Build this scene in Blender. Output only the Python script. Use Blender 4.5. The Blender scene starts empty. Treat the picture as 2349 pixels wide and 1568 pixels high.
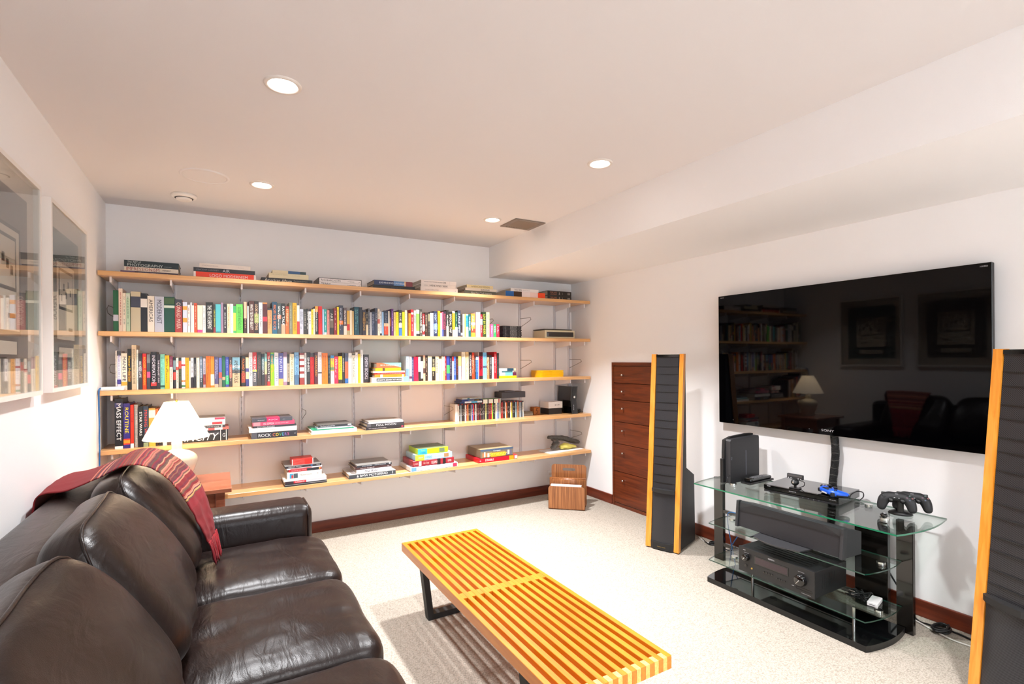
import bpy, bmesh, math, random
from mathutils import Vector, Matrix, noise
R = math.radians
random.seed(7)
sc = bpy.context.scene
COL = sc.collection

# ---------------------------------------------------------------- camera, world, daylight, exposure
W, D, H = 3.8687, 4.3121, 2.44
REAR = -2.3
cam_d = bpy.data.cameras.new('camera')
cam_d.sensor_width = 36.0
cam_d.lens = 36.0 * 1165.88 / 2349.0
cam_d.shift_y = (822.6 - 784.0) / 2349.0
cam_d.clip_start = 0.02
cam = bpy.data.objects.new('camera', cam_d)
COL.objects.link(cam)
_r = Vector((0.86569446, -0.50051044, -0.00789992)); _u = Vector((0.00723956, -0.00326151, 0.99996848)); _f = Vector((0.500520425, 0.865724358, -0.0008))
cam.matrix_world = Matrix(((_r.x, _u.x, -_f.x, 0.6517), (_r.y, _u.y, -_f.y, 0.0), (_r.z, _u.z, -_f.z, 1.379), (0, 0, 0, 1)))
sc.camera = cam
sc.view_settings.view_transform = 'Standard'
sc.view_settings.look = 'None'
sc.view_settings.gamma = 1.0
sc.view_settings.use_curve_mapping = False
sc.view_settings.exposure = 1.62
sc.cycles.use_denoising = True
sc.cycles.max_bounces = 10
sc.cycles.diffuse_bounces = 6
sc.cycles.transparent_max_bounces = 24
sc.cycles.caustics_reflective = False
sc.cycles.caustics_refractive = False
sc.cycles.sample_clamp_indirect = 6.0

world = bpy.data.worlds.new('world'); sc.world = world
world.use_nodes = True
_bg = world.node_tree.nodes['Background']
_bg.inputs[0].default_value = (0.75, 0.85, 1.0, 1); _bg.inputs[1].default_value = 1.2

def area_light(name, loc, rot, sx, sy, power, color, spread=180, shape='RECTANGLE'):
    l = bpy.data.lights.new(name, 'AREA'); l.shape = shape; l.size = sx; l.size_y = sy
    l.energy = power; l.color = color; l.spread = R(spread)
    o = bpy.data.objects.new(name, l); o.location = loc; o.rotation_euler = rot; COL.objects.link(o)
    return o
WIN_X0, WIN_X1, WIN_Z0, WIN_Z1 = 0.35, 3.45, 0.75, 2.15
# daylight entering through the rear window opening
area_light('daylight_rear_window', ((WIN_X0 + WIN_X1) / 2, REAR + 0.03, (WIN_Z0 + WIN_Z1) / 2), (R(90), 0, R(180)), WIN_X1 - WIN_X0 - 0.1, WIN_Z1 - WIN_Z0 - 0.1, 165.0, (0.91, 0.94, 1.0))

# ---------------------------------------------------------------- colours and materials
def lin(h):
    if not isinstance(h, str): return tuple(h)
    o = []
    for i in (0, 2, 4):
        c = int(h[i:i + 2], 16) / 255
        o.append(c / 12.92 if c <= 0.04045 else ((c + 0.055) / 1.055) ** 2.4)
    return tuple(o)
MATS = {}
def nodes_of(name):
    m = bpy.data.materials.new(name); m.use_nodes = True
    nt = m.node_tree
    return m, nt, nt.nodes['Principled BSDF']
def mat(name, col='808080', rough=0.5, metal=0.0, emit=None, estr=0.0, coat=0.0, spec=0.5, bump=0.0, bscale=200.0, var=0.0, vscale=8.0, trans=0.0, alpha=1.0, sheen=0.0):
    if name in MATS: return MATS[name]
    m, nt, b = nodes_of(name)
    c = lin(col)
    b.inputs['Base Color'].default_value = (*c, 1)
    b.inputs['Roughness'].default_value = rough
    b.inputs['Metallic'].default_value = metal
    b.inputs['Coat Weight'].default_value = coat
    b.inputs['Coat Roughness'].default_value = 0.05
    b.inputs['Specular IOR Level'].default_value = spec
    b.inputs['Transmission Weight'].default_value = trans
    b.inputs['Alpha'].default_value = alpha
    b.inputs['Sheen Weight'].default_value = sheen
    if emit is not None:
        b.inputs['Emission Color'].default_value = (*lin(emit), 1); b.inputs['Emission Strength'].default_value = estr
    N = nt.nodes; L = nt.links
    tc = N.new('ShaderNodeTexCoord')
    if var > 0:
        n = N.new('ShaderNodeTexNoise'); n.inputs['Scale'].default_value = vscale; n.inputs['Detail'].default_value = 4
        L.new(tc.outputs['Object'], n.inputs['Vector'])
        r = N.new('ShaderNodeValToRGB')
        r.color_ramp.elements[0].position = 0.3; r.color_ramp.elements[1].position = 0.7
        r.color_ramp.elements[0].color = (*[x * (1 - var) for x in c], 1); r.color_ramp.elements[1].color = (*[min(1, x * (1 + var)) for x in c], 1)
        L.new(n.outputs['Fac'], r.inputs[0]); L.new(r.outputs[0], b.inputs['Base Color'])
    if bump > 0:
        n = N.new('ShaderNodeTexNoise'); n.inputs['Scale'].default_value = bscale; n.inputs['Detail'].default_value = 3
        L.new(tc.outputs['Object'], n.inputs['Vector'])
        bp = N.new('ShaderNodeBump'); bp.inputs['Strength'].default_value = bump; bp.inputs['Distance'].default_value = 0.002
        L.new(n.outputs['Fac'], bp.inputs['Height']); L.new(bp.outputs[0], b.inputs['Normal'])
    MATS[name] = m
    return m
def wood(name, c1, c2, rough=0.4, scale=(1, 14, 14), coat=0.0, dens=6.0, bump=0.0, c3=None):
    if name in MATS: return MATS[name]
    m, nt, b = nodes_of(name); N = nt.nodes; L = nt.links
    tc = N.new('ShaderNodeTexCoord'); mp = N.new('ShaderNodeMapping'); mp.inputs['Scale'].default_value = scale
    L.new(tc.outputs['Object'], mp.inputs[0])
    n = N.new('ShaderNodeTexNoise'); n.inputs['Scale'].default_value = dens; n.inputs['Detail'].default_value = 5; n.inputs['Distortion'].default_value = 0.6
    L.new(mp.outputs[0], n.inputs['Vector'])
    r = N.new('ShaderNodeValToRGB'); r.color_ramp.elements[0].position = 0.32; r.color_ramp.elements[1].position = 0.68
    r.color_ramp.elements[0].color = (*lin(c1), 1); r.color_ramp.elements[1].color = (*lin(c2), 1)
    if c3:
        e = r.color_ramp.elements.new(0.5); e.color = (*lin(c3), 1)
    L.new(n.outputs['Fac'], r.inputs[0]); L.new(r.outputs[0], b.inputs['Base Color'])
    b.inputs['Roughness'].default_value = rough; b.inputs['Coat Weight'].default_value = coat; b.inputs['Coat Roughness'].default_value = 0.08
    if bump:
        bp = N.new('ShaderNodeBump'); bp.inputs['Strength'].default_value = bump; bp.inputs['Distance'].default_value = 0.001
        L.new(n.outputs['Fac'], bp.inputs['Height']); L.new(bp.outputs[0], b.inputs['Normal'])
    MATS[name] = m
    return m
def printed(name='printed_paper', rough=0.34):
    if name in MATS: return MATS[name]
    m, nt, b = nodes_of(name)
    a = nt.nodes.new('ShaderNodeVertexColor'); a.layer_name = 'Col'
    nt.links.new(a.outputs[0], b.inputs['Base Color']); b.inputs['Roughness'].default_value = rough
    MATS[name] = m
    return m
def clear_glass(name, tint=(1, 1, 1), ior=1.5, rough=0.0, gain=1.0):
    if name in MATS: return MATS[name]
    m = bpy.data.materials.new(name); m.use_nodes = True; nt = m.node_tree; N = nt.nodes; L = nt.links
    N.clear(); o = N.new('ShaderNodeOutputMaterial'); mx = N.new('ShaderNodeMixShader'); t = N.new('ShaderNodeBsdfTransparent'); g = N.new('ShaderNodeBsdfGlossy')
    fr = N.new('ShaderNodeFresnel'); ge = N.new('ShaderNodeNewGeometry'); mr = N.new('ShaderNodeMapRange')
    mr.inputs['To Min'].default_value = ior; mr.inputs['To Max'].default_value = 1.0 / ior      # same reflectance on both faces of the thin pane
    L.new(ge.outputs['Backfacing'], mr.inputs['Value']); L.new(mr.outputs[0], fr.inputs[0])
    t.inputs[0].default_value = (*tint, 1); g.inputs['Roughness'].default_value = rough
    mu = N.new('ShaderNodeMath'); mu.operation = 'MULTIPLY'; mu.inputs[1].default_value = gain; mu.use_clamp = True
    L.new(fr.outputs[0], mu.inputs[0]); L.new(mu.outputs[0], mx.inputs[0]); L.new(t.outputs[0], mx.inputs[1]); L.new(g.outputs[0], mx.inputs[2]); L.new(mx.outputs[0], o.inputs[0])
    MATS[name] = m
    return m
def carpet_mat():
    m, nt, b = nodes_of('loop_pile_carpet'); N = nt.nodes; L = nt.links
    tc = N.new('ShaderNodeTexCoord')
    mp = N.new('ShaderNodeMapping'); mp.inputs['Rotation'].default_value = (0, 0, R(12)); mp.inputs['Scale'].default_value = (1, 1.5, 1)
    L.new(tc.outputs['Object'], mp.inputs[0])
    v = N.new('ShaderNodeTexVoronoi'); v.inputs['Scale'].default_value = 115; v.inputs['Randomness'].default_value = 0.65
    L.new(mp.outputs[0], v.inputs['Vector'])
    n = N.new('ShaderNodeTexNoise'); n.inputs['Scale'].default_value = 3.0; n.inputs['Detail'].default_value = 6
    L.new(tc.outputs['Object'], n.inputs['Vector'])
    r = N.new('ShaderNodeValToRGB'); r.color_ramp.elements[0].color = (*lin('a89f93'), 1); r.color_ramp.elements[1].color = (*lin('857d72'), 1)
    r.color_ramp.elements[0].position = 0.35; r.color_ramp.elements[1].position = 0.85
    L.new(v.outputs['Distance'], r.inputs[0])
    mx = N.new('ShaderNodeMixRGB'); mx.blend_type = 'MULTIPLY'; mx.inputs[0].default_value = 0.25
    r2 = N.new('ShaderNodeValToRGB'); r2.color_ramp.elements[0].color = (0.8, 0.78, 0.76, 1); r2.color_ramp.elements[1].color = (1, 1, 1, 1)
    L.new(n.outputs['Fac'], r2.inputs[0]); L.new(r.outputs[0], mx.inputs[1]); L.new(r2.outputs[0], mx.inputs[2]); L.new(mx.outputs[0], b.inputs['Base Color'])
    b.inputs['Roughness'].default_value = 0.95; b.inputs['Specular IOR Level'].default_value = 0.1
    bp = N.new('ShaderNodeBump'); bp.inputs['Strength'].default_value = 0.7; bp.inputs['Distance'].default_value = 0.004; bp.invert = True
    L.new(v.outputs['Distance'], bp.inputs['Height']); L.new(bp.outputs[0], b.inputs['Normal'])
    return m
def leather_mat():
    m, nt, b = nodes_of('dark_brown_leather'); N = nt.nodes; L = nt.links
    tc = N.new('ShaderNodeTexCoord')
    n1 = N.new('ShaderNodeTexNoise'); n1.inputs['Scale'].default_value = 5; n1.inputs['Detail'].default_value = 3
    L.new(tc.outputs['Object'], n1.inputs['Vector'])
    r = N.new('ShaderNodeValToRGB'); r.color_ramp.elements[0].color = (*lin('140b09'), 1); r.color_ramp.elements[1].color = (*lin('1d110e'), 1)
    L.new(n1.outputs['Fac'], r.inputs[0]); L.new(r.outputs[0], b.inputs['Base Color'])
    v = N.new('ShaderNodeTexVoronoi'); v.inputs['Scale'].default_value = 420
    L.new(tc.outputs['Object'], v.inputs['Vector'])
    mp = N.new('ShaderNodeMapping'); mp.inputs['Scale'].default_value = (3.0, 1.0, 1.0)
    L.new(tc.outputs['Object'], mp.inputs[0])
    n2 = N.new('ShaderNodeTexNoise'); n2.inputs['Scale'].default_value = 6.0; n2.inputs['Detail'].default_value = 3; n2.inputs['Distortion'].default_value = 1.4
    L.new(mp.outputs[0], n2.inputs['Vector'])
    b1 = N.new('ShaderNodeBump'); b1.inputs['Strength'].default_value = 0.16; b1.inputs['Distance'].default_value = 0.02
    b2 = N.new('ShaderNodeBump'); b2.inputs['Strength'].default_value = 0.15; b2.inputs['Distance'].default_value = 0.001
    L.new(n2.outputs['Fac'], b1.inputs['Height']); L.new(v.outputs['Distance'], b2.inputs['Height']); L.new(b1.outputs[0], b2.inputs['Normal']); L.new(b2.outputs[0], b.inputs['Normal'])
    b.inputs['Roughness'].default_value = 0.33; b.inputs['Specular IOR Level'].default_value = 0.33
    return m
def grille_mat(name='perforated_black_grille', scale=240.0):
    if name in MATS: return MATS[name]
    m, nt, b = nodes_of(name); N = nt.nodes; L = nt.links
    tc = N.new('ShaderNodeTexCoord')
    v = N.new('ShaderNodeTexVoronoi'); v.inputs['Scale'].default_value = scale; v.inputs['Randomness'].default_value = 0.0
    mp = N.new('ShaderNodeMapping'); mp.inputs['Rotation'].default_value = (0, R(45), 0); mp.inputs['Scale'].default_value = (1, 0.001, 1)
    L.new(tc.outputs['Object'], mp.inputs[0]); L.new(mp.outputs[0], v.inputs['Vector'])
    r = N.new('ShaderNodeValToRGB'); r.color_ramp.elements[0].position = 0.30; r.color_ramp.elements[1].position = 0.38
    r.color_ramp.elements[0].color = (0.002, 0.002, 0.002, 1); r.color_ramp.elements[1].color = (*lin('3a3a3e'), 1)
    L.new(v.outputs['Distance'], r.inputs[0]); L.new(r.outputs[0], b.inputs['Base Color'])
    b.inputs['Roughness'].default_value = 0.35; b.inputs['Metallic'].default_value = 0.3
    MATS[name] = m
    return m

WALL = mat('matte_white_wall_paint', 'f0efef', 0.85, bump=0.15, bscale=260, spec=0.25)
WALLB = mat('matte_white_back_wall_paint', 'f3f2f2', 0.85, bump=0.15, bscale=260, spec=0.25)
CEIL = mat('flat_ceiling_paint', 'e0dddd', 0.95, bump=0.1, bscale=300, spec=0.15)
CARPET = carpet_mat()
LEATHER = leather_mat()
MAHOG = wood('mahogany_stain', '54200f', '73301a', 0.38, (14, 1, 14), dens=3)
MAHOGX = wood('mahogany_stain_long', '4a1c0e', '6a2c18', 0.38, (1, 14, 14), dens=3)
CABW = wood('cabinet_mahogany_veneer', '4e1f0c', '6e3012', 0.36, (14, 1.2, 16), dens=3.2)
BEECH = wood('beech_veneer', 'cf9a60', 'dcac78', 0.3, (0.6, 10, 20), dens=5, coat=0.3)
HONEY = wood('honey_maple', 'c0670c', 'd07c16', 0.32, (14, 0.9, 14), dens=4, coat=0.35)
HONEYE = wood('honey_maple_end_grain', 'cfa04c', 'ddbb70', 0.4, (30, 30, 30), dens=4)
OAKS = wood('speaker_oak_strip', 'c9791c', 'dc9236', 0.35, (18, 18, 1.0), dens=4, coat=0.3)
WALNUT = wood('walnut_zebra_veneer', '6e4022', 'a86f42', 0.35, (26, 26, 0.7), dens=4.5, coat=0.2, c3='8a5530')
TABW = wood('side_table_cherry', '8a4c36', 'a8664c', 0.25, (2, 12, 12), dens=3, coat=0.5)
WMETAL = mat('white_powder_coat', 'e6e6ea', 0.35, metal=0.0)
WPAINT = mat('white_lacquer', 'e9e4de', 0.4)
BLACKP = mat('black_plastic', '121213', 0.42)
BLACKM = mat('matte_black_paint', '161617', 0.55, bump=0.1, bscale=500)
BLACKG = mat('gloss_black', '050506', 0.06, coat=0.6)
DARKG = mat('dark_grey_plastic', '2a2a2d', 0.5, bump=0.1, bscale=600)
CHROME = mat('satin_chrome', 'd8d8d4', 0.18, metal=1.0)
WHITEP = mat('white_plastic', 'ececec', 0.4)
PAGES = mat('book_pages', 'b9b0a2', 0.8)
PRINT = printed()
GRILLE = grille_mat()
GLASS = clear_glass('clear_picture_glass', (0.97, 0.98, 0.97), 1.45, gain=1.0)
SHGLASS = clear_glass('shelf_glass', (0.90, 0.955, 0.93), 1.45, gain=1.25)
GEDGE = mat('green_glass_edge', '0a6a4a', 0.1, coat=0.5, emit='000000')

# ---------------------------------------------------------------- mesh builder
class MB:
    def __init__(s): s.v = []; s.f = []; s.m = []; s.c = []; s.sm = []
    def add(s, vs, fs, mi=0, col=(0.8, 0.8, 0.8), smooth=False, M=None):
        o = len(s.v)
        if M is not None: vs = [M @ Vector(q) for q in vs]
        s.v += [tuple(q) for q in vs]
        col = lin(col)
        for f in fs:
            s.f.append(tuple(i + o for i in f)); s.m.append(mi); s.c.append(col); s.sm.append(smooth)
    def box(s, a, b, mi=0, col=(0.8, 0.8, 0.8), bev=0.0, M=None, seg=2):
        x0, y0, z0 = a; x1, y1, z1 = b
        if bev <= 0:
            s.add([(x0, y0, z0), (x1, y0, z0), (x1, y1, z0), (x0, y1, z0), (x0, y0, z1), (x1, y0, z1), (x1, y1, z1), (x0, y1, z1)],
                  [(0, 3, 2, 1), (4, 5, 6, 7), (0, 1, 5, 4), (1, 2, 6, 5), (2, 3, 7, 6), (3, 0, 4, 7)], mi, col, M=M)
        else:
            bm = bmesh.new()
            bmesh.ops.create_cube(bm, size=1.0)
            for v in bm.verts: v.co = Vector(((x0 + x1) / 2 + v.co.x * (x1 - x0), (y0 + y1) / 2 + v.co.y * (y1 - y0), (z0 + z1) / 2 + v.co.z * (z1 - z0)))
            bmesh.ops.bevel(bm, geom=bm.edges[:], offset=bev, segments=seg, affect='EDGES', profile=0.5)
            s.addbm(bm, mi, col, smooth=False, M=M)
    def addbm(s, bm, mi=0, col=(0.8, 0.8, 0.8), smooth=False, M=None):
        bm.verts.index_update()
        s.add([v.co.copy() for v in bm.verts], [[v.index for v in f.verts] for f in bm.faces], mi, col, smooth, M); bm.free()
    def prism(s, pts, z0, z1, mi=0, col=(0.8, 0.8, 0.8), axis='Z', side_mi=None, M=None, smooth=False):
        n = len(pts)
        def P(p, z):
            if axis == 'Z': return (p[0], p[1], z)
            if axis == 'X': return (z, p[0], p[1])
            return (p[0], z, p[1])
        vs = [P(p, z0) for p in pts] + [P(p, z1) for p in pts]
        s.add(vs, [tuple(range(n - 1, -1, -1)), tuple(range(n, 2 * n))], mi, col, M=M)
        s.add(vs, [(i, (i + 1) % n, n + (i + 1) % n, n + i) for i in range(n)], mi if side_mi is None else side_mi, col, smooth, M=M)
    def lathe(s, prof, c=(0, 0, 0), n=32, mi=0, col=(0.8, 0.8, 0.8), smooth=True, M=None, pleat=None, axis='Z'):
        vs = []; m = len(prof)
        for i in range(n):
            a = 2 * math.pi * i / n
            for (r, z) in prof:
                rr = r * (1 + (pleat if pleat and i % 2 else 0))
                p = (rr * math.cos(a), rr * math.sin(a), z)
                if axis == 'X': p = (p[2], p[0], p[1])
                elif axis == 'Y': p = (p[0], p[2], p[1])
                vs.append((c[0] + p[0], c[1] + p[1], c[2] + p[2]))
        fs = []
        for i in range(n):
            for j in range(m - 1):
                a, b = i * m + j, ((i + 1) % n) * m + j
                fs.append((a, b, b + 1, a + 1))
        s.add(vs, fs, mi, col, smooth, M)
    def cyl(s, c, r, h, n=24, mi=0, col=(0.8, 0.8, 0.8), axis='Z', M=None, r2=None):
        s.lathe([(0.0001, 0), (r, 0), (r, 0), (r2 if r2 is not None else r, h), (r2 if r2 is not None else r, h), (0.0001, h)], c, n, mi, col, False, M, axis=axis)
    def tube(s, pts, r, n=8, mi=0, col=(0.8, 0.8, 0.8), M=None, closed=False):
        pts = [Vector(p) for p in pts]; vs = []; k = len(pts)
        up = Vector((0.123, 0.217, 0.968)).normalized()
        for i, p in enumerate(pts):
            t = (pts[min(i + 1, k - 1)] - pts[max(i - 1, 0)]).normalized()
            a = t.cross(up)
            if a.length < 1e-3: a = t.cross(Vector((1, 0, 0)))
            a.normalize(); b = t.cross(a)
            rr = r[i] if isinstance(r, (list, tuple)) else r
            for j in range(n):
                g = 2 * math.pi * j / n
                vs.append(p + a * (rr * math.cos(g)) + b * (rr * math.sin(g)))
        fs = [(i * n + j, i * n + (j + 1) % n, (i + 1) * n + (j + 1) % n, (i + 1) * n + j) for i in range(k - 1) for j in range(n)]
        fs += [tuple(range(n - 1, -1, -1)), tuple(range((k - 1) * n, k * n))]
        s.add(vs, fs, mi, col, True, M)
    def ball(s, c, r, mi=0, col=(0.8, 0.8, 0.8), M=None, sx=1, sy=1, sz=1, n=16):
        bm = bmesh.new(); bmesh.ops.create_uvsphere(bm, u_segments=n, v_segments=max(6, n // 2 + 2), radius=1)
        for v in bm.verts: v.co = Vector((c[0] + v.co.x * r * sx, c[1] + v.co.y * r * sy, c[2] + v.co.z * r * sz))
        s.addbm(bm, mi, col, True, M)
    def text(s, txt, o, ux, uy, w=None, h=None, mi=0, col=(0.1, 0.1, 0.1), lift=0.0004, bold=0.0, align='C', shear=0.0):
        """lettering laid on a surface: o = centre, ux = reading direction, uy = letter-up direction"""
        vs, fs, tw, th = text_mesh(txt, 0.0, shear)
        ux = Vector(ux).normalized(); uy = Vector(uy).normalized(); nn = ux.cross(uy)
        sx = sy = (h / th) if h else (w / tw)
        if w and h: sx = w / tw; sy = h / th
        if w and h and sx > sy * 1.5: sx = sy * 1.5
        o = Vector(o)
        x0 = -tw / 2 if align == 'C' else 0
        s.add([o + ux * ((x + x0) * sx) + uy * ((y - th / 2) * sy) + nn * lift for x, y in vs], fs, mi, col)
    def build(s, name, mats, parent=None, loc=(0, 0, 0), rot=0.0, fix=True):
        me = bpy.data.meshes.new(name)
        me.from_pydata(s.v, [], s.f)
        if not isinstance(mats, (list, tuple)): mats = [mats]
        for m in mats: me.materials.append(m)
        me.polygons.foreach_set('material_index', s.m)
        me.polygons.foreach_set('use_smooth', s.sm)
        if any('printed' in m.name for m in mats):
            at = me.color_attributes.new('Col', 'FLOAT_COLOR', 'CORNER')
            buf = []
            for p, c in zip(me.polygons, s.c): buf += [c[0], c[1], c[2], 1.0] * p.loop_total
            at.data.foreach_set('color', buf)
        me.update()
        o = bpy.data.objects.new(name, me); COL.objects.link(o)
        o.location = loc; o.rotation_euler = (0, 0, rot)
        if parent is not None: o.parent = parent
        return o
_TXT = {}
def text_mesh(t, bold=0.0, shear=0.0):
    k = (t, bold, shear)
    if k not in _TXT:
        cu = bpy.data.curves.new('lettering', 'FONT'); cu.body = t; cu.size = 1.0; cu.resolution_u = 2; cu.offset = bold; cu.shear = shear
        ob = bpy.data.objects.new('lettering', cu); COL.objects.link(ob)
        dg = bpy.context.evaluated_depsgraph_get(); dg.update()
        me = bpy.data.meshes.new_from_object(ob.evaluated_get(dg))
        vs = [(v.co.x, v.co.y) for v in me.vertices]; fs = [tuple(p.vertices) for p in me.polygons]
        bpy.data.objects.remove(ob); bpy.data.curves.remove(cu); bpy.data.meshes.remove(me)
        if not vs: vs = [(0, 0)]; fs = []
        x0 = min(v[0] for v in vs); y0 = min(v[1] for v in vs); x1 = max(v[0] for v in vs); y1 = max(v[1] for v in vs)
        _TXT[k] = ([(x - x0, y - y0) for x, y in vs], fs, max(x1 - x0, 1e-4), max(y1 - y0, 1e-4))
    return _TXT[k]
def tag(o, label, cat, group=None):
    o['label'] = label; o['category'] = cat
    if group: o['group'] = group
    return o
def thing(name, label, cat, loc=(0, 0, 0), rot=0.0, group=None):
    o = bpy.data.objects.new(name, None); COL.objects.link(o); o.empty_display_size = 0.1
    o.location = loc; o.rotation_euler = (0, 0, rot)
    return tag(o, label, cat, group)
def struct(o): o['kind'] = 'structure'; return o
def arc(cx, cy, r, a0, a1, n=8): return [(cx + r * math.cos(R(a0 + (a1 - a0) * i / n)), cy + r * math.sin(R(a0 + (a1 - a0) * i / n))) for i in range(n + 1)]
def rrect(x0, y0, x1, y1, r, n=5):
    return arc(x1 - r, y0 + r, r, -90, 0, n) + arc(x1 - r, y1 - r, r, 0, 90, n) + arc(x0 + r, y1 - r, r, 90, 180, n) + arc(x0 + r, y0 + r, r, 180, 270, n)
def spline(pts, n=8):
    P = [Vector(p) for p in pts]; out = []
    for i in range(len(P) - 1):
        p0 = P[max(i - 1, 0)]; p1 = P[i]; p2 = P[i + 1]; p3 = P[min(i + 2, len(P) - 1)]
        for k in range(n):
            t = k / n
            out.append(0.5 * ((2 * p1) + (-p0 + p2) * t + (2 * p0 - 5 * p1 + 4 * p2 - p3) * t * t + (-p0 + 3 * p1 - 3 * p2 + p3) * t ** 3))
    out.append(P[-1]); return out

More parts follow.
